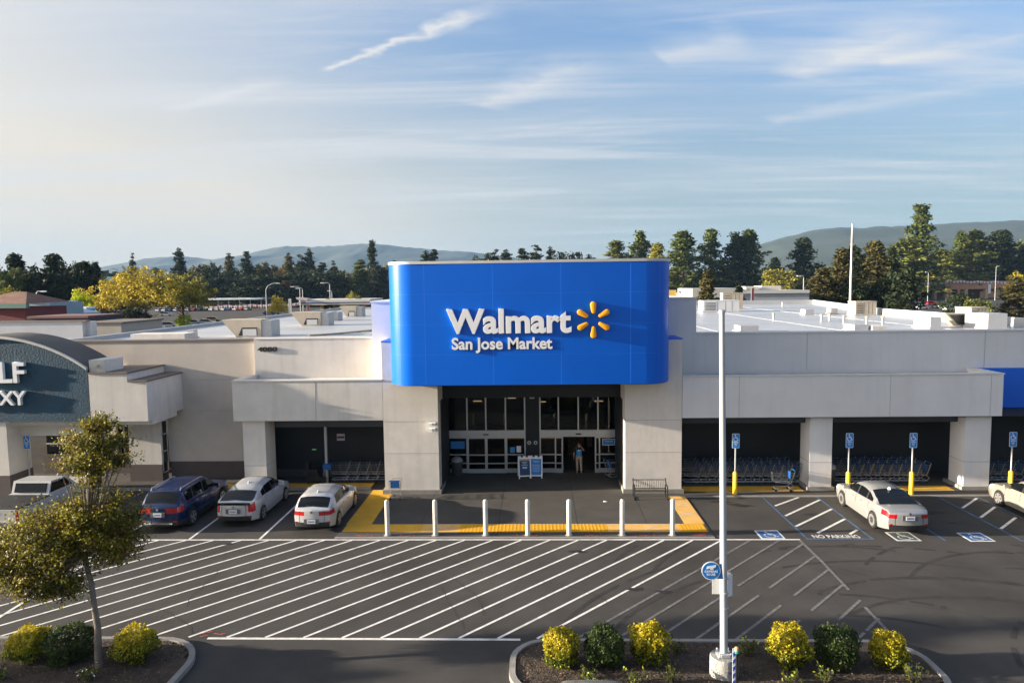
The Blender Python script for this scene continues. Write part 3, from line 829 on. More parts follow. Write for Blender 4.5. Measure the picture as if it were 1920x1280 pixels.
b = MB(); b.box(-60,-28.8,35.4,51,6.4,6.55); b.box(-60,-33.2,49.8,50.2,6.55,7.75); b.box(-33.2,-32.9,50.2,51,6.55,7.75); b.box(-60,-28.8,35.2,35.5,6.5,7.0)
b.build('flat_roof', ROOFW, nb)
b = MB(); b.box(-60,-32.85,49.7,50.25,7.75,7.85); b.build('parapet_cap', BROWNC, nb)
# ------------------------------------------------------------------ cars
def paint(name, col, metal=0.55): return mat(name, col, 0.26, metal, coat=0.4)
CGL = mat('car_glass', (0.005,0.006,0.007), 0.05, spec=0.32)
TAIL = mat('tail_red', (0.38,0.008,0.012), 0.2, coat=0.6)
LAMP = mat('lamp_clear', (0.75,0.75,0.75), 0.15, 0.3)
RIM = mat('alloy', (0.60,0.59,0.57), 0.3, 0.8)
TRIM = mat('black_trim', (0.018,0.018,0.02), 0.5)
CHROME = mat('chrome', (0.7,0.7,0.7), 0.12, 1.0)
PLATE = mat('number_plate', (0.66,0.66,0.68), 0.5)
def interp(x, pts):
    for (a,b),(c,d) in zip(pts, pts[1:]):
        if x <= c:
            t = (x-a)/(c-a) if c > a else 0
            t = max(0,min(1,t)); t = t*t*(3-2*t)*.5+t*.5
            return b+(d-b)*t
    return pts[-1][1]
def make_car(name, label, cat, body, spec, loc, rz=0.0, group=None):
    """car built heading +Y, rear bumper at y=0; loc = rear centre on the ground"""
    L, Wd, belt, roof = spec['L'], spec['W']/2, spec['belt'], spec['roof']
    wr, wf, R_ = spec['wheels'][0], spec['wheels'][1], spec.get('r',.33)
    ys = sorted(set([round(v,3) for v in np.linspace(0,L,53)] + [0.03,.08,.14,L-.03,L-.08,L-.14] +
             [round(w+R_*1.14*math.cos(a),3) for w in (wr,wf) for a in np.linspace(0,PI,9)] + list(spec['cuts'])))
    def hw(y):
        e = spec.get('taper',.17); k = 1.0
        if y < .75: k -= e*((.75-y)/.75)**2.6
        if y > L-1.0: k -= (e+.06)*((y-(L-1.0))/1.0)**2.4
        return Wd*k
    def zbot(y):
        z = .21
        if y < .5: z = .30-.18*y
        if y > L-.5: z = .21+.1*(y-L+.5)
        for w in (wr,wf):
            q = (R_*1.16)**2-(y-w)**2
            if q > 0: z = max(z, R_+math.sqrt(q)*1.0-.02)
        return z
    NR = 10
    rings = []
    for y in ys:
        zb_, bz, rz_ = zbot(y), interp(y,belt), interp(y,roof)
        h = hw(y); gh = max(0.0, rz_-bz)
        lo = min(zb_, bz-.16)
        def zl(f): return lo+(bz-lo)*f
        tum = spec.get('tumble',.17)*min(1,gh/.45)
        pr = [(h*.95,lo),(h*.985,zl(.28)),(h*1.0,zl(.50)),(h*.99,zl(.70)),(h*.955,bz-.035),(h*.925,bz)]
        if gh > .02:
            wtop = h*.925-tum*Wd/ .9
            pr += [(h*.90,bz+.02),(wtop+.03,rz_-.09 if gh>.2 else bz+gh*.6),(wtop-.06,rz_-.02 if gh>.2 else rz_-.005),(wtop*.5,rz_+.025*min(1,gh/.3))]
        else:
            pr += [(h*.88,bz+.012),(h*.7,bz+.028),(h*.5,bz+.036),(h*.25,bz+.04)]
        pr.append((0.0, (rz_+.035) if gh>.02 else bz+.042))
        rings.append(pr)
    nR = len(rings[0]); V = []; 
    for i,y in enumerate(ys):
        row = rings[i]
        full = [(x,z) for x,z in row]+[(-x,z) for x,z in row[-2::-1]]
        V.append([(x,y,z) for x,z in full])
    nf = len(V[0])
    groups = {'body':MB(),'window':[MB() for _ in range(2*len(spec['glass']))],'rear_window':MB(),'windshield':MB(),'tail_light':[MB(),MB()],'headlight':[MB(),MB()],'lower_trim':[MB(),MB()],'front_trim':[MB(),MB()],'pillar_trim':[MB(),MB()]}
    def side_glass(y0,y1):
        for n_,(a,b) in enumerate(spec['glass']):
            if y0 >= a-1e-3 and y1 <= b+1e-3: return n_+1
        return 0
    rw, wsd = spec['rear_win'], spec['wind']
    tl = spec['tail']
    for i in range(len(ys)-1):
        y0,y1 = ys[i],ys[i+1]
        for j in range(nf-1):
            q = [V[i][j],V[i+1][j],V[i+1][j+1],V[i][j+1]]
            q = q[::-1] if True else q
            jj = j if j < nR-1 else nf-2-j      # mirrored row
            tgt = groups['body']
            if jj == 6 and side_glass(y0,y1): tgt = groups['window'][2*(side_glass(y0,y1)-1)+(0 if j < nR-1 else 1)]
            elif jj == 6 and y0 >= spec['glass'][0][0]-1e-3 and y1 <= spec['glass'][-1][1]+1e-3: tgt = groups['pillar_trim'][0 if j < nR-1 else 1]
            elif jj >= 8 and rw[0]-1e-3 <= y0 and y1 <= rw[1]+1e-3: tgt = groups['rear_window']
            elif jj >= 7 and wsd[0]-1e-3 <= y0 and y1 <= wsd[1]+1e-3: tgt = groups['windshield']
            elif jj in tl['rows'] and y1 <= tl['y']+1e-3: tgt = groups['tail_light'][0 if j < nR-1 else 1]
            elif jj == 3 and y0 >= L-.62 and y1 <= L-.05: tgt = groups['headlight'][0 if j < nR-1 else 1]
            elif jj == 0 and spec.get('clad'): tgt = groups['front_trim'][0 if j < nR-1 else 1]
            tgt.add(q, [(0,1,2,3)])
    # end caps, split in columns
    cols = [-1,-.82,-.62,-.42,-.2,0,.2,.42,.62,.82,1]
    for end,yy,i in ((0,ys[0],0),(1,ys[-1],-1)):
        row = rings[i]
        def pt(r,c):
            x,z = row[r]; bulge = .15*(1-(c)**2)*(1 if r>0 else .6)*(1-.5*(r/(nR-1)))
            return (x*c, yy+(-bulge if end==0 else bulge), z)
        for r in range(nR-1):
            for a,b in zip(cols,cols[1:]):
                q = [pt(r,a),pt(r,b),pt(r+1,b),pt(r+1,a)]
                if end == 1: q = q[::-1]
                tgt = groups['body']; m = abs((a+b)/2)
                if end == 0 and r in tl['rows'] and m > tl['x']: tgt = groups['tail_light'][0 if a >= 0 else 1]
                elif end == 0 and r == 0: tgt = groups['lower_trim'][0]
                elif end == 1 and r == 0: tgt = groups['lower_trim'][1]
                elif end == 1 and r == 3 and m > .6: tgt = groups['headlight'][0 if a >= 0 else 1]
                elif end == 1 and r in (1,2) and m < .6: tgt = groups['lower_trim'][1]
                tgt.add(q, [(0,1,2,3)])
    T = thing(name, label, cat, loc, rz, group)
    def weld(m):
        me_v = {}; nv = []; mp = []
        for v in m.v:
            k_ = (round(v[0],4),round(v[1],4),round(v[2],4))
            if k_ not in me_v: me_v[k_] = len(nv); nv.append(v)
            mp.append(me_v[k_])
        m.v = nv; f2 = []; m2 = []
        for f,mm in zip(m.f,m.m):
            g_ = []
            for i_ in f:
                if mp[i_] not in g_: g_.append(mp[i_])
            if len(g_) >= 3: f2.append(tuple(g_)); m2.append(mm)
        m.f = f2; m.m = m2
    B = None
    for nm,mt in (('body',body),('window',CGL),('rear_window',CGL),('windshield',CGL),('tail_light',TAIL),('headlight',LAMP),('lower_trim',TRIM),('front_trim',TRIM),('pillar_trim',TRIM)):
        if nm == 'front_trim': nmx = 'sill_trim'
        elif nm == 'lower_trim': nmx = 'bumper_trim'
        else: nmx = nm
        ms = groups[nm] if isinstance(groups[nm],list) else [groups[nm]]
        for m in ms:
            if not m.f: continue
            weld(m); m.build(nmx, mt, T, world=False, smooth=38)
    # dark inside of the arches and floor
    m = MB(); m.box(-Wd*.80,Wd*.80,.35,L-.35,.24,.55); m.build('underbody', TRIM, T, world=False)
    for wy in (wr,wf):
        for sx_ in (-1,1):
            xo = sx_*(Wd-.01); xi = sx_*(Wd-.22)
            m = MB(); m.tube([(xi,wy,R_),(xo-sx_*.03,wy,R_),(xo,wy,R_)], [R_,R_,R_*.93], 22)
            wh = m.build('wheel', RUB, T, world=False, smooth=40)
            m = MB(); m.lathe([(R_*.66,0),(R_*.60,.004)], 20, cap=True)
            hub = MB()
            hub.tube([(xo-sx_*.012,wy,R_),(xo+sx_*.004,wy,R_)], R_*.16, 10)
            for k_ in range(spec.get('spokes',5)):
                a = 2*PI*k_/spec.get('spokes',5)+.3; d = Vector((0,math.cos(a),math.sin(a))); n = Vector((0,-d.z,d.y))
                c0 = Vector((xo+sx_*.006,wy,R_))
                hub.add([c0+d*R_*.1+n*.045,c0+d*R_*.1-n*.045,c0+d*R_*.64-n*.062,c0+d*R_*.64+n*.062],[(0,1,2,3) if sx_<0 else (3,2,1,0)])
            ri = []
            for rr in (R_*.60,R_*.70):
                ri.append([(xo+sx_*.005,wy+rr*math.cos(2*PI*q/24),R_+rr*math.sin(2*PI*q/24)) for q in range(24)])
            hub.add(ri[0]+ri[1],[(q,(q+1)%24,24+(q+1)%24,24+q) for q in range(24)])
            hub.build('rim', RIM, wh, world=False)
    gm = MB()
    for r in (1,):
        row = rings[0]
        for a,b in zip(cols,cols[1:]):
            def gp(c,dz):
                x,z = row[r]; bulge = .15*(1-c**2)*(1-.5*(r/(nR-1)))
                return (x*c, ys[0]-bulge-.004, z+dz)
            gm.add([gp(a,-.012),gp(b,-.012),gp(b,.012),gp(a,.012)],[(0,1,2,3)])
    gm.build('bumper_gap_shade', TRIM, T, world=False)  # crease shadow along the bumper gap, drawn as a thin dark strip
    tg_ = MB(); tc_ = spec.get('lid',.70)
    for sgn in (-1,1):
        for r in range(1,5):
            def gq(r,c,w_):
                x,z = row_[r]; bulge = .15*(1-c**2)*(1-.5*(r/(nR-1)))
                return (x*c+w_, ys[0]-bulge-.004, z)
            row_ = rings[0]
            tg_.add([gq(r,sgn*tc_,-.010),gq(r,sgn*tc_,.010),gq(r+1,sgn*tc_,.010),gq(r+1,sgn*tc_,-.010)],[(0,1,2,3)])
    tg_.build('lid_gap', TRIM, T, world=False)
    for sgn in (-1,1):
        x,z = rings[0][0]; rf = MB(); xx = sgn*x*.86
        rf.box(xx-.10,xx+.10,-.05,-.012,z+.16,z+.22); rf.build('rear_reflector', TAIL, T, world=False)
    rc = MB(); z0_ = spec['plate']
    rc.box(-.30,.30,-.165,-.14,z0_-.10,z0_+.10); rc.build('plate_recess', mat('recess_grey',(.10,.10,.105),.5), T, world=False)
    # plate, badge, mirrors, wiper, handles
    zb0 = rings[0]
    zp = spec['plate']
    m = MB(); m.box(-.17,.17,-.175,-.15,zp-.08,zp+.08); pl = m.build('number_plate', PLATE, T, world=False)
    m = MB()
    for q in range(7): m.box(-.13+q*.038,-.108+q*.038,-.178,-.1755,zp-.035,zp+.03)
    m.build('plate_characters', mat('plate_blue',(.05,.06,.2),.6), pl, world=False)
    m = MB(); m.tube([(0,-.158,spec['badge']),(0,-.12,spec['badge'])], .05, 12); m.build('emblem', CHROME, T, world=False)
    ym = spec['mirror']; bzm = interp(ym,belt)
    for sx_ in (-1,1):
        m = MB(); h = hw(ym)
        m.box(min(sx_*h*.9,sx_*(h+.19)),max(sx_*h*.9,sx_*(h+.19)),ym,ym+.10,bzm+.03,bzm+.17); m.build('wing_mirror', spec.get('mirror_mat',body), T, world=False)
        for yh in spec['handles']:
            m = MB(); hh = hw(yh); zh = interp(yh,belt)-.14
            m.box(min(sx_*hh*.97,sx_*(hh+.012)),max(sx_*hh*.97,sx_*(hh+.012)),yh-.09,yh+.09,zh-.015,zh+.015); m.build('door_handle', body, T, world=False)
    m = MB()
    for yd in spec['doors']:
        for sx_ in (-1,1):
            h = hw(yd)+.002; z0_,z1_ = max(.26,zbot(yd)+.02),interp(yd,belt)-.03
            prof = [(h*.985,z0_+(z1_-z0_)*.28),(h*1.001,z0_+(z1_-z0_)*.55),(h*.99,z0_+(z1_-z0_)*.8),(h*.958,z1_)]
            prof = [(h*.955,z0_)]+prof
            for (a,b),(c_,d_) in zip(prof,prof[1:]):
                m.add([(sx_*a,yd-.007,b),(sx_*a,yd+.007,b),(sx_*c_,yd+.007,d_),(sx_*c_,yd-.007,d_)],[(0,1,2,3)])
    m.build('door_gap', TRIM, T, world=False)
    return T
sedan_spec = dict(L=4.82, W=1.84, wheels=(1.02,3.82), r=.335, spokes=10,
    belt=[(0,.93),(.10,1.03),(.55,1.06),(1.3,1.02),(2.4,.98),(3.4,.96),(4.2,.88),(4.6,.78),(4.82,.66)],
    roof=[(0,.93),(.10,1.03),(.62,1.065),(1.10,1.24),(1.62,1.41),(2.2,1.46),(2.7,1.43),(3.0,1.34),(3.72,.955),(4.2,.88),(4.6,.78),(4.82,.66)],
    glass=[(1.15,1.62),(1.72,2.42),(2.52,3.35)], cuts=[.62,1.15,1.62,1.72,2.42,2.52,3.35,1.55,2.9,3.66,.36],
    rear_win=(.62,1.62), wind=(2.9,3.66), tail=dict(rows=(3,),y=.36,x=.6), plate=.78, badge=.95, mirror=3.15, handles=(2.0,2.75), doors=(1.35,2.47,3.42), tumble=.19)
SILVER = paint('silver_paint',(0.35,0.35,0.345),.45); BEIGE_S = paint('champagne_paint',(0.36,0.335,0.29),.4)
CARS = 'cars parked in front of the store'
car1 = make_car('parked_car','silver four door sedan parked alone in the accessible bay right of the lamp post','car',SILVER,sedan_spec,(14.52,26.95,0))
m = MB(); m.prism([(1.62,1.44),(1.50,1.43),(1.40,1.45),(1.44,1.53),(1.50,1.55)][::-1],(-.02,.02),'x'); m.build('roof_fin', WHITE, car1, world=False)
def roof_fin(c_, y_, z_):
    m = MB(); m.prism([(y_+.22,z_-.01),(y_+.10,z_-.02),(y_,z_),(y_+.04,z_+.08),(y_+.10,z_+.10)][::-1],(-.02,.02),'x'); m.build('roof_fin', WHITE, c_, world=False)
sp2 = dict(sedan_spec); sp2['spokes'] = 6
car2 = make_car('parked_car','champagne sedan at the right edge of the car park beside the fourth yellow post','car',BEIGE_S,sp2,(21.35,26.9,0))
hatch = dict(L=4.33, W=1.76, wheels=(.86,3.46), r=.325, spokes=5,
    belt=[(0,.98),(.25,1.02),(1.2,1.0),(2.4,.96),(3.1,.95),(3.8,.88),(4.2,.74),(4.33,.62)],
    roof=[(0,1.0),(.10,1.08),(.30,1.24),(.55,1.40),(.8,1.45),(1.5,1.48),(2.1,1.45),(2.35,1.38),(3.2,.955),(3.8,.88),(4.2,.74),(4.33,.62)],
    glass=[(.75,1.15),(1.22,1.85),(1.93,2.85)], cuts=[.08,.50,.75,1.15,1.22,1.85,1.93,2.85,2.25,3.1,.3],
    rear_win=(.08,.50), wind=(2.25,3.1), tail=dict(rows=(3,),y=.36,x=.5), plate=.55, badge=.93, mirror=2.65, handles=(1.5,2.2), doors=(1.05,1.89,2.95), tumble=.16)
car3 = make_car('parked_car','silver five door hatchback parked next to the yellow tactile strip','hatchback',paint('silver_light',(0.52,0.52,0.52),.4),hatch,(-9.15,27.35,0))
prius = dict(L=4.57, W=1.77, wheels=(.95,3.65), r=.32, spokes=5,
    belt=[(0,1.02),(.2,1.06),(1.2,1.02),(2.5,.96),(3.3,.93),(4.0,.84),(4.4,.70),(4.57,.6)],
    roof=[(0,1.03),(.16,1.08),(.9,1.32),(1.5,1.44),(2.2,1.48),(2.6,1.44),(3.5,.94),(4.0,.84),(4.4,.70),(4.57,.6)],
    glass=[(1.0,1.35),(1.42,2.1),(2.18,3.1)], cuts=[.16,.85,1.0,1.35,1.42,2.1,2.18,3.1,2.5,3.42,.22],
    rear_win=(.16,.9), wind=(2.5,3.42), tail=dict(rows=(2,3),y=.22,x=.8), plate=.72, badge=.9, mirror=2.9, handles=(1.75,2.5), doors=(1.2,2.14,3.2), tumble=.19)
car4 = make_car('parked_car','pale silver fastback with a dark tail band, between the blue suv and the hatchback','car',paint('silver_white',(0.50,0.51,0.52),.4),prius,(-12.7,28.1,0))
roof_fin(car4,1.45,1.46); roof_fin(car3,.72,1.475)
m = MB(); m.tube([(0,.06,1.06),(-.28,.13,1.13)],.012,4); m.build('rear_wiper', TRIM, car3, world=False)
m = MB(); m.box(-.70,.70,-.13,-.07,.98,1.075); m.build('tail_band', CGL, car4, world=False)
suv = dict(L=4.77, W=1.89, wheels=(.95,3.72), r=.37, spokes=5, clad=True,
    belt=[(0,1.08),(.25,1.12),(1.2,1.12),(2.6,1.08),(3.5,1.06),(4.2,1.0),(4.6,.9),(4.77,.78)],
    roof=[(0,1.10),(.08,1.2),(.25,1.42),(.45,1.60),(.9,1.66),(1.8,1.69),(2.5,1.65),(2.75,1.58),(3.55,1.065),(4.2,1.0),(4.6,.9),(4.77,.78)],
    glass=[(.62,1.15),(1.24,2.05),(2.14,3.15)], cuts=[.08,.42,.62,1.15,1.24,2.05,2.14,3.15,2.68,3.46,.3],
    rear_win=(.08,.45), wind=(2.68,3.46), tail=dict(rows=(3,),y=.3,x=.5), plate=.80, badge=1.02, mirror=2.95, handles=(1.65,2.45), doors=(1.1,2.1,3.2), tumble=.14)
car5 = make_car('parked_car','deep blue suv with silver roof rails parked nearest the leaning tree','suv',paint('blue_paint_metal',(0.001,0.012,0.065),.1),suv,(-15.55,27.45,0))
for sx_ in (-.62,.62):
    m = MB(); m.tube([(sx_,.55,1.62),(sx_,.65,1.70),(sx_,2.3,1.715),(sx_,2.5,1.66)], .025, 6); m.build('roof_rail', ALU, car5, world=False)
m = MB(); m.box(-.6,.6,-.16,-.02,.40,.46); m.build('bumper_strip', CHROME, car5, world=False)
# pickup with its white tailgate at the left edge
pk = thing('pickup_truck','white pickup truck with a dark covered bed, left of the leaning tree crown','pickup',(-22.15,26.95,0))
PWH = paint('pickup_white',(0.50,0.49,0.46),.1)
m = MB(); m.box(-.98,.98,0.05,2.0,.55,1.12); m.box(-.98,.98,2.0,3.6,.45,1.15); m.prism([(3.6,.45),(5.4,.5),(5.5,.8),(5.3,1.05),(3.6,1.15)],(-.96,.96),'x'); m.build('body', PWH, pk, world=False)
m = MB(); m.prism([(2.05,1.15),(3.9,1.15),(3.2,1.68),(2.25,1.70)],(-.84,.84),'x'); m.build('cab', PWH, pk, world=False)
m = MB(); m.prism([(2.15,1.22),(3.6,1.22),(3.12,1.61),(2.28,1.62)],(-.85,.85),'x'); m.build('window', CGL, pk, world=False)
m = MB(); m.prism([(2.04,1.25),(2.10,1.25),(2.22,1.62),(2.18,1.62)],(-.7,.7),'x'); m.build('rear_window', CGL, pk, world=False)
m = MB(); m.box(-.9,.9,.0,.05,.62,1.14); tg = m.build('tailgate', PWH, pk, world=False)
m = MB(); m.box(-.12,.12,-.015,0,.98,1.04); m.build('handle', TRIM, tg, world=False)
m = MB(); m.box(-.94,.94,.08,1.98,1.12,1.17); m.build('bed_cover', TRIM, pk, world=False)
m = MB(); m.box(-.95,.95,-.12,.05,.42,.58); m.build('bumper', CHROME, pk, world=False)
for sx_ in (-1,1):
    m = MB(); m.box(min(sx_*.9,sx_*.985),max(sx_*.9,sx_*.985),-.01,.06,.7,1.08); m.build('tail_light', TAIL, pk, world=False)
    for wy in (1.1,4.5):
        m = MB(); m.tube([(sx_*.72,wy,.38),(sx_*.97,wy,.38),(sx_*1.0,wy,.38)],[.38,.38,.34],20); wh = m.build('wheel', RUB, pk, world=False, smooth=40)
        m = MB(); m.tube([(sx_*.99,wy,.38),(sx_*1.01,wy,.38)],.24,16); m.build('rim', RIM, wh, world=False)
car7 = make_car('parked_car','silver car nosing up to the planted island at the bottom edge, mostly cut off','car',SILVER,hatch,(1.25,11.40,0))

# ------------------------------------------------------------------ bollards and sign posts
b0 = thing('bollard','','bollard',(-6.02,27.1,.022),group='white bollards along the entrance kerb')
m = MB(); m.lathe([(.093,0),(.093,1.37),(.088,1.41),(.074,1.435),(.045,1.455),(.0,1.46)],18); m.build('post', mat('bollard_white',(0.54,0.515,0.475),.65,nz=(3,.10), stain=(2.5,.35,(.32,.29,.25))), b0, world=False, smooth=40)
m = MB(); m.lathe([(.16,0),(.15,.015)],18); m.build('base_ring', KERBM, b0, world=False)
bl = ['white bollard on the yellow paving below the left entrance pillar, leftmost of the row','white bollard second from the left, in front of the left pillar edge','white bollard third from the left, where the bright yellow strip begins','white bollard at the middle of the row, below the two A-frame signs','white bollard third from the right, near the right end of the bright yellow strip','white bollard second from the right on the faded yellow paving','white bollard nearest the bench end, rightmost of the row']
for i,x in enumerate((-6.02,-4.08,-2.05,-.36,1.29,3.41,5.4)):
    o = b0 if i == 0 else dup(b0,(x,27.1,.022)); o['label'] = bl[i]
def ada_post(x, y, label, old, first=None):
    T = thing('accessible_parking_sign', label, 'parking sign', (x,y,.0), group='blue accessible parking signs on posts')
    if not old:
        m = MB(); m.lathe([(.10,0),(.10,1.04),(.06,1.09),(.0,1.10)],14); m.build('yellow_sleeve', YPOST, T, world=False, smooth=40)
    m = MB(); m.lathe([(.033,0 if old else 1.0),(.033,2.9)],8); m.build('pole', STEEL, T, world=False, smooth=40)
    m = MB(); m.prism(rounded(-.17,.17,2.24,2.93,.04,(1,1,1,1)),(-.05,-.042),'y'); P = m.build('sign_plate', WHITE, T, world=False)
    m = MB(); m.prism(rounded(-.155,.155,2.255,2.915,.035,(1,1,1,1)),(-.0535,-.0505),'y'); m.build('sign_face', SBLUE, P, world=False)
    m = MB(); wheelchair(m,0,2.73,.36,lambda u,v:(u,-.0555,v)); m.build('wheelchair_symbol', WHITE, P, world=False)
    for tx,z,wd,hh in (('PARKING',2.49,.11,.055),('ONLY',2.40,.07,.055),('VAN',2.34,.05,.03)):
        me = text_mesh(tx,-wd,wd,z,z+hh,.002,.02); me.materials.append(WHITE); me.transform(Matrix.Translation((0,-.0545,0))); part('sign_lettering',me,P)
    return T
ada_post(9.4,32.5,'blue accessible parking sign on a yellow sleeved post just right of the lamp post',0)
ada_post(14.65,32.45,'blue accessible parking sign on a yellow post at the nose of the silver sedan',0)
ada_post(17.55,32.4,'blue accessible parking sign on a yellow post behind the roof of the silver sedan',0)
ada_post(22.15,32.5,'blue accessible parking sign on a yellow post at the right edge, above the champagne sedan',0)
ada_post(-25.15,33.0,'blue accessible parking sign on a plain grey pole at the left edge',1)
ada_post(-21.2,33.0,'blue accessible parking sign glimpsed through the upper crown of the leaning tree',1)

# ------------------------------------------------------------------ shopping carts
WIRE = mat('cart_wire',(0.20,0.205,0.21),.45,.6); CBLUE = mat('cart_blue',(0.008,0.08,0.26),.5)
FRAMEW = mat('cart_frame',(.50,.51,.52),.4,.6)
def make_cart(label, group=None, wire=WIRE):
    """cart facing -X (handle at +X side)"""
    T = thing('shopping_cart', label, 'shopping cart', group=group)
    r = .012
    m = MB()
    for sy in (-.25,.25):
        m.tube([(-.42,sy*.7,.16),(.30,sy,.16),(.42,sy,.30),(.28,sy,.42),(.48,sy,1.02)], r, 5)
        m.tube([(.28,sy,.42),(-.42,sy*.75,.48)], r, 5)
    m.tube([(-.42,-.175,.16),(-.42,.175,.16)], r, 5); m.tube([(.30,-.25,.16),(.30,.25,.16)], r, 5)
    m.build('frame', FRAMEW, T, world=False)
    m = MB(); q = .005
    def P(u,s,v):   # u along -x..x 0..1, s side -1..1, v height 0..1
        xb = -.50+.86*u; xt = -.56+1.0*u
        x = xb+(xt-xb)*v; w_ = (.19+.07*u)+(.02+.02*u)*v
        return (x, s*w_, (.50-.04*u)+(.92-.50+.06*u)*v)
    for v in (0,.25,.5,.75,1.0):
        m.tube([P(1,-1,v),P(0,-1,v),P(0,1,v),P(1,1,v)], q if v<1 else .010, 4, cap=False)
    for u in np.linspace(0,1,9):
        m.tube([P(u,-1,1),P(u,-1,0),P(u,1,0),P(u,1,1)], q, 4, cap=False)
    for s_ in (-.5,0,.5): m.tube([P(0,s_,1),P(0,s_,0),P(1,s_,0)], q, 4, cap=False)
    m.build('basket', wire, T, world=False)
    m = MB(); m.tube([(.48,-.27,1.03),(.48,.27,1.03)], .022, 8); m.build('handle', CBLUE, T, world=False)
    m = MB(); m.box(.28,.30,-.22,.22,.62,.96); m.build('child_seat', CBLUE, T, world=False)
    for x,sy in ((-.38,.16),(-.38,-.16),(.30,.24),(.30,-.24)):
        m = MB(); m.tube([(x,sy-.015,.065),(x,sy+.015,.065)], .065, 10); m.build('wheel', RUB, T, world=False)
    return T
ordn = ['first','second','third','fourth','fifth','sixth','seventh','eighth','ninth','tenth','eleventh','twelfth','thirteenth','fourteenth','fifteenth']
cart0 = make_cart('loose shopping cart standing in front of the nested rows, right of the first yellow post')
cart0.location = (12.0-.2,32.95,.03)
GR = 'nested shopping carts under the canopies'
def row(x0, n, dx, y, where, rz=0.0):
    for i in range(n):
        o = dup(cart0,(x0+dx*i, y, .026), rz+random.uniform(-.02,.02), f'grey cart, {ordn[i]} from left, {where}', GR)
row(7.75,12,.44,34.2,'front row between right pillar and first column')
row(7.75,11,.46,35.25,'rear row between right pillar and first column')
row(15.2,9,.46,34.3,'front row between the two right columns')
row(15.0,9,.46,35.3,'rear row between the two right columns')
row(22.0,4,.5,34.4,'bay right of the last column')
for i in range(5): dup(cart0,(-10.0+.52*i,34.55,.105),.12,f'grey cart, {ordn[i]} from left, bay left of the entrance',GR)
o = dup(cart0,(-6.62,31.85,.025),rad(-90),'small cart with two blue flaps standing in front of the left entrance pillar'); o.scale=(.8,.95,.95)
dup(cart0,(4.0,35.2,.025),rad(200),'shopping cart left against the dark inner side of the right entrance pillar')
# electric shopping scooter in the left bay
T = thing('mobility_scooter','dark electric scooter cart with blue front basket in the left cart bay','scooter cart',(-11.2,34.4,.105))
m = MB(); m.prism([(-.5,.12),(.5,.12),(.55,.3),(.2,.34),(.1,.62),(-.35,.62),(-.5,.35)],(-.25,.25),'y'); m.build('body', BLK, T, world=False)
m = MB(); m.box(-.35,.1,-.23,.23,.62,.72); m.box(-.45,-.35,-.23,.23,.62,1.1); m.build('seat', TRIM, T, world=False)
m = MB(); m.tube([(.35,0,.3),(.42,0,.9)],.03,8); m.build('steering_column', STEEL, T, world=False)
m = MB(); m.box(.40,.80,-.25,.25,.72,1.0); m.build('front_basket', CBLUE, T, world=False)
for x,y in ((-.35,-.24),(-.35,.24),(.4,-.2),(.4,.2)):
    m = MB(); m.tube([(x,y-.04,.12),(x,y+.04,.12)],.12,12); m.build('wheel', RUB, T, world=False)
# bench
T = thing('bench','black metal slatted bench at the foot of the right entrance pillar','bench',(5.3,31.85,.022))
m = MB()
for i in range(17):
    x = -.68+i*.085; m.tube([(x,-.24,.43),(x,.18,.42),(x,.24,.50),(x,.32,.80)],.016,5)
m.tube([(-.75,-.24,.43),(.75,-.24,.43)],.02,6); m.tube([(-.75,.32,.80),(.75,.32,.80)],.02,6); m.tube([(-.75,.2,.43),(.75,.2,.43)],.02,6)
m.build('slatted_seat', BLK, T, world=False)
for sx_ in (-.76,.76):
    m = MB(); m.tube([(sx_,-.26,0),(sx_,-.26,.62),(sx_,.15,.64),(sx_,.34,.86)],.03,6); m.tube([(sx_,.26,0),(sx_,.24,.6)],.03,6); m.tube([(sx_,-.32,.015),(sx_,.32,.015)],.03,6); m.build('side_frame', BLK, T, world=False)
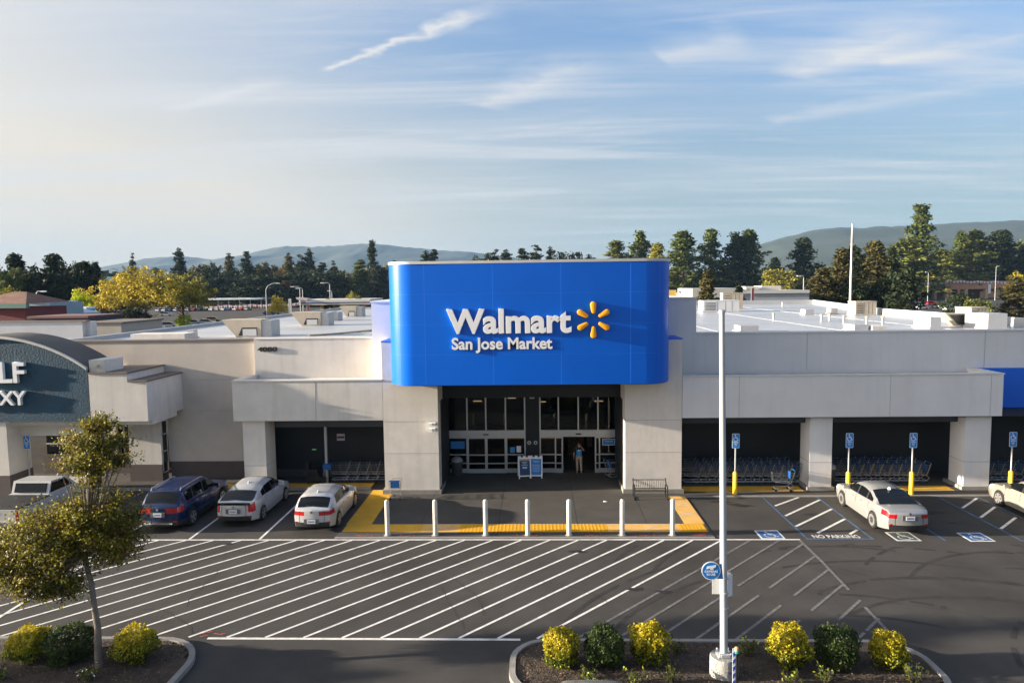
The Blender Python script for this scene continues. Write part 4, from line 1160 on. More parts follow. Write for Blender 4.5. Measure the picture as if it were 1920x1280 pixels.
# A-frame signs
for x,y,rz,lab,c_,hd in ((-.62,35.55,.14,'white A-frame board with navy poster and orange stripe, left of the pair',mat('poster_navy',(.01,.045,.13),.6),1),(.0,35.6,-.04,'white A-frame board with a bright blue poster, right of the pair at the doors',SBLUE,0)):
    T = thing('sandwich_board',lab,'sign',(x,y,.022),rz)
    m = MB()
    for s_ in (1,-1):
        def q(a,z): return (a, s_*(-.30+.24*z/1.1), z)
        vs = []
    def leaf(s_):
        mm = MB()
        F = lambda a,z,d: (a, s_*(.30-.24*z/1.1)+d, z)
        for (a0,a1,z0,z1) in ((-.33,-.27,0,1.12),(.27,.33,0,1.12),(-.27,.27,.1,.16),(-.27,.27,.98,1.12)):
            vs = [F(a0,z0,-.015),F(a1,z0,-.015),F(a1,z1,-.015),F(a0,z1,-.015),F(a0,z0,.015),F(a1,z0,.015),F(a1,z1,.015),F(a0,z1,.015)]
            mm.add(vs,[(0,1,2,3),(7,6,5,4),(0,4,5,1),(1,5,6,2),(2,6,7,3),(3,7,4,0)])
        return mm, F
    for s_ in (-1,1):
        mm,F = leaf(s_); L_ = mm.build('panel_frame', WHITE, T, world=False)
        mm = MB(); d = -.006 if s_ < 0 else .006
        mm.add([F(-.27,.16,d),F(.27,.16,d),F(.27,.98,d),F(-.27,.98,d)],[(0,1,2,3)]); mm.build('poster', c_, L_, world=False)
        if s_ < 0:
            mm = MB(); d = -.009
            if hd:
                mm.add([F(-.26,.90,d),F(.26,.90,d),F(.26,.96,d),F(-.26,.96,d)],[(0,1,2,3)]); mm.build('poster_stripe', YEL, L_, world=False); mm = MB()
                for z,w_ in ((.80,.14),(.74,.10),(.66,.16),(.50,.12)):
                    mm.add([F(-w_,z,d),F(w_,z,d),F(w_,z+(.03 if z>.55 else .09),d),F(-w_,z+(.03 if z>.55 else .09),d)],[(0,1,2,3)])
            else:
                for z,w_ in ((.86,.17),(.80,.13),(.66,.2),(.58,.2),(.50,.18),(.42,.2),(.34,.15)):
                    mm.add([F(-w_,z,d),F(w_,z,d),F(w_,z+.022,d),F(-w_,z+.022,d)],[(0,1,2,3)])
            mm.build('poster_text', mat('pale_print',(.42,.52,.68),.6), L_, world=False)
    for sx_ in (-.13,.13):
        mm = MB(); mm.box(sx_-.05,sx_+.05,-.09,.09,1.06,1.15); mm.build('top_clip', BLK, T, world=False)
# bins
for x,y,z,lab in ((-4.2,36.0,.022,'dark waste bin with a pale rim by the left door'),(14.55,34.3,.026,'grey waste bin with a domed lid beside the first right canopy column')):
    T = thing('waste_bin',lab,'bin',(x,y,z))
    m = MB(); m.lathe([(.24,0),(.27,.05),(.29,.72),(.28,.74)],16); m.build('drum', mat('bin_dark',(.035,.037,.04),.6), T, world=False, smooth=40)
    m = MB(); m.lathe([(.31,.74),(.31,.80),(.26,.90),(.14,.97),(0,.98)],16); m.build('lid', mat('bin_lid',(.30,.30,.30),.5), T, world=False, smooth=40)
# crumpled litter on the concrete
m = MB(); m.add([(3.05,31.3,.03),(3.24,31.27,.05),(3.27,31.38,.032),(3.1,31.41,.06)],[(0,1,3),(1,2,3),(0,3,2),(0,2,1)]); o = m.build('litter', WHITE); tag(o,'crumpled white paper on the concrete between the doors and the bench','litter')

# ------------------------------------------------------------------ lamp post
lp = thing('lamp_post','tall white steel lamp pole on a round stained concrete footing in the planted island','lamp post',(4.71,17.04,.0))
m = MB(); m.lathe([(.35,.0),(.35,.56),(.33,.60),(.0,.605)],28); m.build('footing', mat('footing',(0.25,0.245,0.235),.9,nz=(3,.25),bump=(18,.4),stain=(3.4,1.0,(.025,.025,.022))), lp, world=False, smooth=40)
m = MB(); m.lathe([(.096,.60),(.078,5.0),(.066,9.26)],18); P = m.build('pole', POLEW, lp, world=False, smooth=40); P.rotation_euler = (0, rad(-1.0), 0); P.location.x = .01
m = MB(); m.lathe([(.082,9.26),(.082,9.33),(.0,9.36)],14); m.build('pole_cap', STEEL, P, world=False)
m = MB(); m.box(-.18,.18,-.18,.18,.605,.635)
for sx_ in (-.14,.14):
    for sy in (-.14,.14): m.tube([(sx_,sy,.63),(sx_,sy,.72)],.02,6)
m.box(-.11,.11,-.19,-.11,.635,.70)
m.build('base_plate', POLEW, lp, world=False)
m = MB()
for z in (1.85,2.25,2.62): m.tube([(0,0,z-.012),(0,0,z+.012)],.102,16)
m.build('strap', STEEL, lp, world=False)
T = thing('camera_notice_sign','round blue sign reading CAMERAS IN USE strapped to the left of the lamp pole','sign',(4.33,16.9,2.86))
m = MB(); m.tube([(0,0,0),(0,.012,0)],.235,32); m.build('white_disc', WHITE, T, world=False)
m = MB(); m.tube([(0,-.004,0),(0,-.001,0)],.215,32); D = m.build('blue_disc', SBLUE, T, world=False)
m = MB(); m.prism([(.19,.14),(.26,.20),(.30,-.22),(.10,-.20)],(.013,.02),'y'); m.build('bracket', SBLUE, T, world=False)
m = MB(); m.prism([(-.12,.045),(.10,.085),(.12,.15),(-.10,.115)],(-.009,-.005),'y'); m.prism([(-.02,.03),(.06,.045),(.05,.075),(-.02,.06)],(-.009,-.005),'y'); m.build('camera_symbol', WHITE, D, world=False)
for tx,x0,x1,z0,z1 in (('CAMERAS',-.16,.16,-.045,.015),('IN USE',-.105,.105,-.12,-.065)):
    me = text_mesh(tx,x0,x1,z0,z1,.003,.025); me.materials.append(WHITE); me.transform(Matrix.Translation((0,-.005,0))); part('sign_lettering',me,D)
m = MB(); m.box(-.23,.23,.0,.01,-.28,.28); o = m.build('notice_board', mat('blank_white',(.62,.62,.60),.5)); o.location = (4.66,17.17,2.42); tag(o,'blank white notice panel strapped behind the lamp pole','sign')
m = MB(); m.box(-.07,.07,0,.012,-.28,.28); o = m.build('notice_board', mat('blank_white2',(.66,.68,.70),.4)); o.location = (4.83,17.0,2.44); o.rotation_euler=(0,0,rad(25)); tag(o,'narrow white notice panel at the right side of the lamp pole','sign')
T = thing('banner_post','slim post with a wooden knob, teal collar and blue white banner beside the lamp footing','banner post',(4.81,16.3,0.05))
m = MB(); m.lathe([(.035,0),(.035,1.08)],10); m.build('post', BLK, T, world=False)
m = MB(); m.lathe([(.055,1.08),(.06,1.12),(.045,1.16),(0,1.17)],12); m.build('knob', mat('wood',(.42,.27,.13),.7), T, world=False, smooth=50)
m = MB(); m.lathe([(.058,1.02),(.058,1.08)],12); m.build('collar', mat('teal',(.02,.28,.30),.5), T, world=False)
m = MB(); m.box(-.10,-.03,-.02,-.008,.15,1.14); F_ = m.build('banner', WHITE, T, world=False)
m = MB()
for z in (.2,.38,.56,.74,.92): m.prism([(-.095,z),(-.035,z+.06),(-.035,z+.16),(-.095,z+.1)],(-.023,-.0205),'y')
m.build('banner_stripe', mat('banner_blue',(.02,.06,.38),.6), F_, world=False)

# ------------------------------------------------------------------ the person in the doorway
def skin_mesh(verts, edges, radii, root=0, sub=2):
    me = bpy.data.meshes.new('sk'); me.from_pydata(verts, edges, []); o = bpy.data.objects.new('sk', me); COL.objects.link(o)
    o.modifiers.new('s','SKIN'); sm = o.modifiers.new('u','SUBSURF'); sm.levels = sub; sm.render_levels = sub
    if not me.skin_vertices: 
        bm = bmesh.new(); bm.from_mesh(me); bm.verts.layers.skin.verify(); bm.to_mesh(me); bm.free()
    for i,r in enumerate(radii):
        sv = me.skin_vertices[0].data[i]; sv.radius = r if isinstance(r,tuple) else (r,r); sv.use_root = (i == root)
    dg = bpy.context.evaluated_depsgraph_get(); dg.update()
    nm = bpy.data.meshes.new_from_object(o.evaluated_get(dg)); COL.objects.unlink(o); bpy.data.objects.remove(o)
    nm.polygons.foreach_set('use_smooth',[True]*len(nm.polygons))
    return nm
SKIN = mat('skin',(.36,.20,.14),.6); KHAKI = mat('khaki',(.40,.32,.24),.9,nz=(12,.12)); VEST = mat('vest_blue',(.010,.22,.62),.8,nz=(10,.1)); SHIRT = mat('dark_shirt',(.02,.02,.024),.9)
T = thing('person','person in blue vest and khaki trousers in the open doorway, hand raised to forehead','person',(2.28,36.33,.022), rad(-6))
J = {'pel':(0,0,.90),'sp':(0,.0,1.08),'ch':(0,.01,1.27),'nk':(0,.0,1.41),'hd':(0,-.02,1.50),'top':(0,-.015,1.60),
     'hl':(-.09,0,.86),'kl':(-.095,-.02,.48),'al':(-.10,.0,.09),'fl':(-.11,-.14,.035),
     'hr':(.09,0,.86),'kr':(.10,-.01,.48),'ar':(.12,.02,.09),'fr':(.14,-.12,.035),
     'sl':(-.17,.01,1.34),'el':(-.25,.02,1.08),'wl':(-.27,-.06,.86),'ml':(-.27,-.08,.79),
     'sr':(.17,.01,1.34),'er':(.27,-.06,1.20),'wr':(.10,-.13,1.47),'mr':(.05,-.135,1.53)}
Rk = {'pel':(.14,.11),'sp':(.13,.10),'ch':(.15,.10),'nk':(.05,.05),'hd':(.072,.085),'top':(.06,.07),'hl':.085,'kl':.058,'al':.04,'fl':(.04,.03),'hr':.085,'kr':.058,'ar':.04,'fr':(.04,.03),
      'sl':.055,'el':.042,'wl':.026,'ml':(.036,.018),'sr':.055,'er':.042,'wr':.026,'mr':(.036,.018)}
keys = list(J); ix = {k_:i for i,k_ in enumerate(keys)}
E_ = [('pel','sp'),('sp','ch'),('ch','nk'),('nk','hd'),('hd','top'),('pel','hl'),('hl','kl'),('kl','al'),('al','fl'),('pel','hr'),('hr','kr'),('kr','ar'),('ar','fr'),('ch','sl'),('sl','el'),('el','wl'),('wl','ml'),('ch','sr'),('sr','er'),('er','wr'),('wr','mr')]
bm_ = skin_mesh([J[k_] for k_ in keys],[(ix[a],ix[c_]) for a,c_ in E_],[Rk[k_] for k_ in keys])
# fingers, nose, ears grown as short chains and joined into the body mesh
bj = bmesh.new(); bj.from_mesh(bm_)
def chain(pts, rs, sub=1):
    me_ = skin_mesh(pts,[(i,i+1) for i in range(len(pts)-1)],rs,0,sub); bj.from_mesh(me_)
for i in range(4):
    o_ = (-1.5+i)*.017; l_ = (.068,.08,.075,.058)[i]
    chain([(-.27,-.085+o_,.77),(-.272,-.088+o_,.77-l_*.5),(-.262,-.09+o_,.77-l_)],[.010,.009,.007])
    chain([(.045-o_*.3,-.14,1.545+o_),(.0-o_*.2,-.145,1.555+o_),(-.005-l_*.4,-.135,1.56+o_)],[.010,.009,.007])
chain([(-.262,-.11,.80),(-.255,-.135,.77),(-.255,-.14,.745)],[.011,.010,.008])
chain([(.06,-.15,1.50),(.03,-.155,1.50),(.012,-.15,1.505)],[.011,.010,.008])
chain([(0,-.10,1.53),(0,-.118,1.505)],[.012,.015])
for sx_ in (-1,1): chain([(sx_*.076,0,1.53),(sx_*.082,.005,1.49)],[.014,.010])
bj.to_mesh(bm_); bj.free(); bm_.polygons.foreach_set('use_smooth',[True]*len(bm_.polygons)); bm_.materials.append(SKIN); part('body',bm_,T)
def sub(ks, es, grow, nm, m_, root=0):
    r_ = []
    for k_ in ks:
        q = Rk.get(k_); q = q if isinstance(q,tuple) else (q,q); r_.append((q[0]+grow,q[1]+grow))
    me_ = skin_mesh([J[k_] for k_ in ks],[(ks.index(a),ks.index(c_)) for a,c_ in es],r_,root); me_.materials.append(m_); return part(nm,me_,T)
sub(['pel','hl','kl','al','hr','kr','ar'],[('pel','hl'),('hl','kl'),('kl','al'),('pel','hr'),('hr','kr'),('kr','ar')],.014,'trousers',KHAKI)
J['nb']=(0,0,1.36); Rk['nb']=(.09,.07)
J['hem']=(0,0,.86); Rk['hem']=(.145,.115)
ve = sub(['hem','sp','ch','nb'],[('hem','sp'),('sp','ch'),('ch','nb')],.026,'vest',VEST)
sub(['ch','sl','el','sr','er'],[('ch','sl'),('sl','el'),('ch','sr'),('sr','er')],.012,'shirt',SHIRT)
m = MB(); m.box(-.05,.03,-.142,-.13,1.20,1.27); m.box(.08,.12,-.135,-.12,1.22,1.26); m.build('badge', WHITE, ve, world=False)
hm = skin_mesh([(0,.02,1.60),(0,.045,1.53),(0,.055,1.44)],[(0,1),(1,2)],[(.075,.08),(.085,.075),(.06,.05)]); hm.materials.append(mat('hair',(.02,.012,.008),.6)); part('hair',hm,T)
for k_ in ('l','r'):
    a, f_ = J['a'+k_], J['f'+k_]
    sm_ = skin_mesh([(a[0],a[1]+.03,.045),((a[0]+f_[0])/2,(a[1]+f_[1])/2,.045),f_],[(0,1),(1,2)],[(.045,.045),(.045,.04),(.04,.03)]); sm_.materials.append(mat('shoe',(.30,.28,.26),.7)); part('shoe',sm_,T)
for sx_ in (-.028,.028):
    m = MB(); m.lathe([(.0,-.008),(.009,-.004),(.009,.004),(0,.008)],8); o = m.build('eye', BLK, T, world=False); o.location=(sx_,-.098,1.535)
m = MB(); m.box(-.022,.022,-.104,-.098,1.468,1.474); m.build('mouth', mat('lip',(.25,.08,.07),.6), T, world=False)
# ------------------------------------------------------------------ foliage
def leaf_quads(cent, nrm_bias, size, rng, aspect=0.6, jitter=0.35, up=0.0):
    """small leaf faces at points cent (n,3) with random tilt; returns verts (4n,3)"""
    n = len(cent)
    nr = rng.normal(size=(n,3)); nr /= np.linalg.norm(nr,axis=1)[:,None]
    nr = nr + nrm_bias; nr[:,2] += up; nr /= np.linalg.norm(nr,axis=1)[:,None]+1e-9
    a = rng.normal(size=(n,3)); a -= nr*(a*nr).sum(1)[:,None]; a /= np.linalg.norm(a,axis=1)[:,None]+1e-9
    b = np.cross(nr,a)
    s = (size*(1+jitter*rng.uniform(-1,1,size=n)))[:,None]
    l, w_ = a*s, b*s*aspect
    v = np.stack([cent-l*.5, cent-l*.05+w_*.5, cent+l*.5, cent-l*.05-w_*.5],1)
    return v.reshape(-1,3)
def quads_mesh(name, verts, mats, midx=None):
    n = len(verts)//4
    me = bpy.data.meshes.new(name)
    me.vertices.add(4*n); me.vertices.foreach_set('co', verts.astype(np.float32).ravel())
    me.loops.add(4*n); me.loops.foreach_set('vertex_index', np.arange(4*n,dtype=np.int32))
    me.polygons.add(n); me.polygons.foreach_set('loop_start', np.arange(0,4*n,4,dtype=np.int32)); me.polygons.foreach_set('loop_total', np.full(n,4,dtype=np.int32))
    for m in mats: me.materials.append(m)
    if midx is not None: me.polygons.foreach_set('material_index', midx.astype(np.int32))
    me.update(calc_edges=True); me.validate()
    return me
def leafmat(name, col, isl=.45, tr=.30): return mat(name, col, .6, spec=.3, trans=tr, island=isl, nz=(.5,.22,3))
BARK = mat('bark',(.105,.078,.058),.95,nz=(7,.3),bump=(22,.8))
BARKL = mat('bark_pale',(.17,.135,.105),.95,nz=(7,.25),bump=(22,.8))
# --- the leaning crape-myrtle-like tree at the left
LEAF_A = leafmat('leaf_olive',(.088,.084,.013),.5,.32); LEAF_B = leafmat('leaf_bronze',(.13,.07,.02),.4,.3); LEAF_C = leafmat('leaf_lime',(.22,.19,.015),.4,.35)
def near_tree(name_label, base, seed, trunk_pts, lobes, n_leaves, group=None, size=.13):
    rng = np.random.default_rng(seed)
    T = thing('tree', name_label, 'tree', base, group=group)
    m = MB(); m.tube(trunk_pts, list(np.linspace(.10,.05,len(trunk_pts))), 10)
    top = Vector(trunk_pts[-1])
    tr_ = m.build('trunk', BARKL, T, world=False, smooth=60)
    lm = MB(); pts = []; nb = []
    clumps = []
    for (c,r,k_) in lobes:
        c = np.array(c); r = np.array(r)
        for i in range(int(k_*1.8)):
            d = rng.normal(size=3); d /= np.linalg.norm(d); q = c + d*r*rng.uniform(.45,1.0)
            clumps.append((q, rng.uniform(.13,.34)))
        a = top; b_ = Vector(c)
        for i in range(8):
            d = rng.normal(size=3); d /= np.linalg.norm(d); e = Vector(c+d*r*.85)
            st_ = Vector(trunk_pts[-2]).lerp(top, rng.uniform(.2,1))
            mid = st_.lerp(e,.5)+Vector((0,0,-.12+.1*rng.uniform()))
            lm.tube([st_,mid,e],[.032,.018,.006],5)
    P0 = []; D0 = []; tone = []
    tw = lm; tot = sum(k_ for _,_,k_ in lobes)
    for (c,r,k_) in lobes:
        c = np.array(c); r = np.array(r)
        for i in range(int(k_*7)):
            d = rng.normal(size=3); d /= np.linalg.norm(d); d[2] = d[2]*.9+.12
            s0 = c+d*r*rng.uniform(.05,.45); e0 = c+d*r*rng.uniform(.6,1.12)+rng.normal(size=3)*.10; e0[2] += rng.uniform(-.12,.16)
            if i%4 == 0: tw.tube([s0,(s0+e0)/2+rng.normal(size=3)*.04,e0],[.010,.006,.003],4,cap=False)
            m_ = max(12,int(n_leaves/(tot*7)*rng.uniform(.35,1.6)))
            t = rng.uniform(.1,1.05,size=(m_,1))**.8
            sc_ = rng.uniform(.05,.12)
            P0.append(s0+(e0-s0)*t+rng.normal(size=(m_,3))*np.array([sc_*1.3,sc_*1.3,sc_*.7])); D0.append(np.repeat(d[None,:],m_,0)*.7); tone.append(np.full(m_,rng.uniform()))
    tw.build('limbs', BARKL, T, world=False, smooth=60)
    pts = np.concatenate(P0); nb = np.concatenate(D0); ci = np.concatenate(tone)
    v = leaf_quads(pts, nb, np.full(len(pts),size), rng, .62, .4, .25)
    mi = np.where(ci<.55,0,np.where(ci<.62,1,2)); fl = rng.uniform(size=len(mi)); mi = np.where(fl<.15,2,mi); mi = np.where(fl>.95,1,mi)
    part('crown', quads_mesh('crown', v, [LEAF_A,LEAF_B,LEAF_C], mi), T)
    return T
TR = near_tree('leaning tree with olive and bronze leaves in two tiers, rising from the left planted island', (-11.6,17.2,.08), 5,
    [(0,0,0),(-.02,.05,.5),(-.06,.15,1.0),(-.22,.3,1.5),(-.36,.45,2.1),(-.6,.6,2.7),(-.5,.7,3.6)],
    [((-1.35,.7,3.2),(1.55,1.3,1.1),54),((.1,.8,3.1),(.8,.85,.85),26),((-1.7,.3,2.2),(.95,.85,.42),22),((-1.1,.4,2.0),(.6,.6,.25),9),((-2.75,.5,2.75),(.8,.8,.7),22),((-.5,.75,3.95),(1.05,.9,.42),16),((.6,.9,3.7),(.35,.4,.25),4),
     ((-.3,.8,5.28),(1.0,.8,.20),18),((-.25,.8,5.80),(.85,.7,.20),15),((-.12,.8,6.28),(.42,.35,.16),6),((-.35,.8,4.80),(.22,.25,.2),3)], 66000, size=.068)
# more trees of the same row stand further along the island, beyond the left edge of the view
for i,(x,y,sc,lab) in enumerate(((-30,14.7,.75,'tree of the island row beyond the left edge, nearest the view'),(-26,15.9,.60,'small tree of the island row beyond the left edge'),(-36,13.7,.93,'tree of the island row beyond the left edge, second along'),(-33,16.2,.78,'low tree of the island row beyond the left edge'),(-42,14.3,1.02,'tree of the island row beyond the left edge, third along'),(-50,13.3,1.22,'farthest tree of the island row beyond the left edge'))):
    dup(TR,(x,y,0),.9*i+.4,lab,'trees of the planted islands out of view',(sc,sc,sc))

# --- clipped shrubs
LY = leafmat('leaf_gold',(.44,.355,.012),.35,.3); LYG = leafmat('leaf_gold_green',(.20,.21,.010),.4,.3); LG = leafmat('leaf_dark_green',(.030,.052,.010),.45,.25); LGL = leafmat('leaf_fresh_green',(.075,.105,.012),.4,.3)
def shrub(label, cat_kind, loc, rx, ry, h, seed, gold, n=6500, group=None):
    rng = np.random.default_rng(seed)
    h *= .93; T = thing('shrub', label, 'shrub', loc, group=group)
    m = MB()
    for i in range(7):
        a = 2*PI*i/7; m.tube([(0,0,0),(rx*.35*math.cos(a),ry*.35*math.sin(a),h*.4),(rx*.62*math.cos(a+.3),ry*.62*math.sin(a+.3),h*.72)],[.025,.018,.008],5)
    m.build('stems', BARK, T, world=False)
    d = rng.normal(size=(n,3)); d /= np.linalg.norm(d,axis=1)[:,None]
    lump = 1+.16*np.sin(d[:,0]*5+seed)*np.sin(d[:,1]*4+2*seed)+.10*np.sin(d[:,2]*7+seed*3)+.05*np.sin(d[:,0]*13+d[:,1]*11)
    rr = (rng.uniform(.30,1,size=n)**.28)*lump
    shape = np.abs(d)**.86*np.sign(d)
    p = shape*rr[:,None]*np.array([rx,ry,h*.5])+np.array([0,0,h*.53])
    p[:,2] = np.maximum(p[:,2],.04)
    ns = 46
    sd_ = rng.normal(size=(ns,3)); sd_ /= np.linalg.norm(sd_,axis=1)[:,None]; sd_[:,2] = np.abs(sd_[:,2])*1.0+.1
    base_ = sd_*np.array([rx,ry,h*.5])*.82+np.array([0,0,h*.50]); tl = rng.uniform(.04,.15,size=ns)
    q_ = (base_[:,None,:]+(sd_*tl[:,None])[:,None,:]*np.linspace(0.2,1.2,9)[None,:,None]+rng.normal(size=(ns,9,3))*.018).reshape(-1,3)
    p = np.concatenate([p,q_]); d = np.concatenate([d,np.repeat(sd_,9,0)]); n = len(p)
    v = leaf_quads(p, d*.9, np.full(n,.058 if gold else .055), rng, .62, .45, .15)
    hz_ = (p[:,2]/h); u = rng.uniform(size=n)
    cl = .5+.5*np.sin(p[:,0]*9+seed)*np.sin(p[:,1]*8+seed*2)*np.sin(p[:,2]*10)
    if gold: mi = np.where(u < np.clip(1.7*(hz_-.55)+.9*(cl-.5)+.35-.25*p[:,0]/rx,0.06,.92),0,1); mi = np.where((hz_<.42)&(u>.45)|(u>.93),2,mi)  # extra gold on the left paints the sun side; gold tops are new growth
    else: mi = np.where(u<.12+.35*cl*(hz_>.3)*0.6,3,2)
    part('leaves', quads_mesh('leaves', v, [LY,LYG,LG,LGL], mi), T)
    return T
SG = 'clipped shrubs in the planted islands'
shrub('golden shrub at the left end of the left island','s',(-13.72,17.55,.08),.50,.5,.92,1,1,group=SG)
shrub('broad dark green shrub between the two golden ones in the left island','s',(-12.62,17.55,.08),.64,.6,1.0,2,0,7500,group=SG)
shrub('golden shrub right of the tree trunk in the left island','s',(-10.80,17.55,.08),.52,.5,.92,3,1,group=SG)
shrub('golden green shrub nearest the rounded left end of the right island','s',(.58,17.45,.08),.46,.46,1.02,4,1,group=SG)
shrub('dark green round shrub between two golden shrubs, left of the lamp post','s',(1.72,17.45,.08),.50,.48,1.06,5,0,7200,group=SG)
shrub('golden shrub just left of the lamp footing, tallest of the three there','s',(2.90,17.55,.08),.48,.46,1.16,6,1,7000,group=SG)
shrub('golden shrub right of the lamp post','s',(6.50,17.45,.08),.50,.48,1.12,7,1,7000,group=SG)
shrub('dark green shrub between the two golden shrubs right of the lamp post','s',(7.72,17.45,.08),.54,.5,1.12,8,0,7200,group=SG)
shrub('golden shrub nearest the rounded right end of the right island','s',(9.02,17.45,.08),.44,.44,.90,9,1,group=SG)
def weed(label, loc, n, h, seed, white=False):
    rng = np.random.default_rng(seed); T = thing('ground_plant', label, 'plant', loc, group='loose low plants in the islands')
    m = MB(); pts = []
    for i in range(n):
        a = rng.uniform(0,6.28); r_ = rng.uniform(.05,.32); e = (r_*math.cos(a),r_*math.sin(a),h*rng.uniform(.6,1))
        m.tube([(e[0]*.3,e[1]*.3,0),(e[0]*.7,e[1]*.7,e[2]*.6),e],[.008,.006,.003],4)
        for t in np.linspace(.25,1,9): pts.append(np.array(e)*[.4+.6*t,.4+.6*t,t]+rng.normal(size=3)*.035)
    m.build('stems', BARK, T, world=False)
    pts = np.array(pts); v = leaf_quads(pts, np.zeros_like(pts), np.full(len(pts),.085), rng, .5, .4, .4)
    mi = rng.integers(0,3,len(pts)); mi = np.where(mi==0,1,np.where(mi==1,2,3))
    if white: mi = np.where(rng.uniform(size=len(pts))<.12,4,mi)
    part('leaves', quads_mesh('leaves', v, [LY,LYG,LG,LGL,WHITE], mi), T)
for i,(x,y,h,n,lab) in enumerate(((-11.5,16.62,.42,16,'leggy plant with pale buds below the tree trunk'),(-13.9,16.65,.35,14,'low plant at the lower left corner of the left island'),(1.25,16.75,.35,14,'sprawling plant in front of the green shrub at the right island'),(2.4,16.6,.4,12,'thin leafy plant between the green and golden shrub at the bottom'),
    (3.3,16.6,.45,16,'leafy plant left of the lamp footing'),(5.6,18.0,.5,18,'dark upright plant behind the lamp footing'),(7.1,16.65,.5,16,'leafy plant at the bottom between golden and green shrub right of the lamp'),(9.3,16.75,.5,16,'leafy plant below the last golden shrub'),(6.2,16.6,.4,14,'leafy plant below the golden shrub right of the lamp post'),(3.75,18.1,.35,14,'dark plant at the kerb left of the lamp pole'))):
    weed(lab,(x,y,.08),n,h,40+i,white=(i<2))
# fallen leaves and bark chips: nobody could count them
rng = np.random.default_rng(99)
cx = np.concatenate([rng.uniform(-18,-9.6,2600),rng.uniform(-.4,9.9,2800)]); cy = rng.uniform(16.25,18.5,5400)
p = np.stack([cx,cy,np.full(5400,.125)],1)
v = leaf_quads(p, np.zeros((5400,3)), np.full(5400,.055), rng, .5, .5, 2.2)
o = part('bark_chips', quads_mesh('bark_chips', v, [mat('chip_a',(.13,.085,.05),.9,island=.5),mat('chip_b',(.05,.035,.025),.9,island=.5)], rng.integers(0,2,5400))); o['kind'] = 'stuff'

# --- far trees: a few crowns of each kind (unit height), copied with their trunks
def far_mesh(kind, seed):
    rng = np.random.default_rng(seed); cl = []
    if kind == 'conifer':
        for i in range(230):
            z = 1-.92*rng.uniform()**.6; R0 = .19*(1-z)**.8+.012; a = rng.uniform(0,6.28); r_ = R0*rng.uniform(.15,1.05)*(.8+.4*math.sin(z*40)**2)
            cl.append((r_*math.cos(a),r_*math.sin(a),z-.25*r_,.03+.03*(1-z)))
    elif kind == 'pine':
        for i in range(300):
            z = rng.uniform(.10,1.0); a_ = rng.uniform(0,6.28); R0 = (.20 if z<.45 else .20*((1-z)/.55)**.8+.008)*(.70+.42*math.sin(seed+z*13)**2)*(.85+.3*math.sin(a_*2+seed)); a = rng.uniform(0,6.28); r_ = R0*rng.uniform(.3,1.05)
            cl.append((r_*math.cos(a_),r_*math.sin(a_),z,.022+.024*rng.uniform()))
    elif kind == 'tallpine':
        for i in range(230):
            z = rng.uniform(.10,1.0)
            R0 = (.22-.05*abs(z-.35)) if z<.60 else (.13*(1-(z-.60)/.60)*(1.1 if math.sin(z*52)>-.3 else .35))
            a = rng.uniform(0,6.28); r_ = max(.012,R0)*rng.uniform(.35,1.05)
            cl.append((r_*math.cos(a),r_*math.sin(a),z,.034+.02*rng.uniform()*(1.2-z)))
    elif kind == 'round':
        for i in range(120):
            d = rng.normal(size=3); d /= np.linalg.norm(d); r_ = rng.uniform(.5,1.0)
            lump = 1+.22*math.sin(d[0]*4+seed)*math.sin(d[2]*3+seed)+.12*math.sin(d[1]*7+seed)
            cl.append((d[0]*.38*r_*lump,d[1]*.38*r_*lump,.56+d[2]*.42*r_*lump,.055+.03*rng.uniform()))
    elif kind == 'airy':
        for i in range(260):
            d = rng.normal(size=3); d /= np.linalg.norm(d); d[2] = abs(d[2])*.9-.15; r_ = rng.uniform(.3,1.0)
            lump = 1+.3*math.sin(d[0]*5+seed)*math.sin(d[1]*4+2*seed)
            cl.append((d[0]*.55*r_*lump,d[1]*.5*r_*lump,.45+d[2]*.55*r_,.035+.03*rng.uniform()))
    cl = np.array(cl); per = 20 if kind in ('pine','tallpine') else 26
    if kind == 'airy': per = 24
    d = rng.normal(size=(len(cl),per,3)); d /= np.linalg.norm(d,axis=2)[:,:,None]
    rr = cl[:,3][:,None,None]*rng.uniform(.3,1.15,size=(len(cl),per,1))
    p = cl[:,None,:3]+d*rr*np.array([1.25,1.25,.8]); 
    sz = {'conifer':.034,'pine':.030,'tallpine':.034,'round':.055,'airy':.030}[kind]
    return quads_mesh(kind+'_crown', leaf_quads(p.reshape(-1,3), d.reshape(-1,3)*.9, np.full(len(cl)*per,sz), rng, .6, .4, .15), [DARK]), cl
def far_proto(kind, seed):
    me, cl = far_mesh(kind, seed)
    m = MB(); m.tube([(0,0,0),(.004,0,.3),(-.003,.004,.62),(0,0,.94 if kind in('conifer','pine','tallpine') else .6)],[.016,.013,.009,.003],6)
    for i in range(0,len(cl),6):
        c = cl[i]; m.tube([(0,0,max(.12,c[2]-.06-.3*math.hypot(c[0],c[1]))),(c[0],c[1],c[2])],[.004,.0015],4,cap=False)
    return me, m.mesh('trunk', [BARK], smooth=60)
PROTO = {k_:[far_proto(k_,s_) for s_ in sd_] for k_,sd_ in (('conifer',(1,2,3)),('pine',(4,5,6,14)),('tallpine',(7,)),('round',(8,9,10)),('airy',(11,12,13)))}
_tint = {}
FT = {'dark':(.022,.032,.012),'green':(.070,.090,.018),'olive':(.20,.18,.022),'rust':(.070,.062,.020),'gold':(.42,.33,.035),'lime':(.38,.42,.015),'mid':(.105,.118,.022),'orange':(.26,.14,.045)}
for k_,c in FT.items(): _tint[k_] = mat('far_leaf_'+k_, c, .7, spec=.2, trans=.22, island=.4, nz=(.12,.3,3))
_cm = {}
_rs = random.Random(5)
WK = {'conifer':.40,'pine':.42,'tallpine':.46,'round':.85,'airy':1.12}
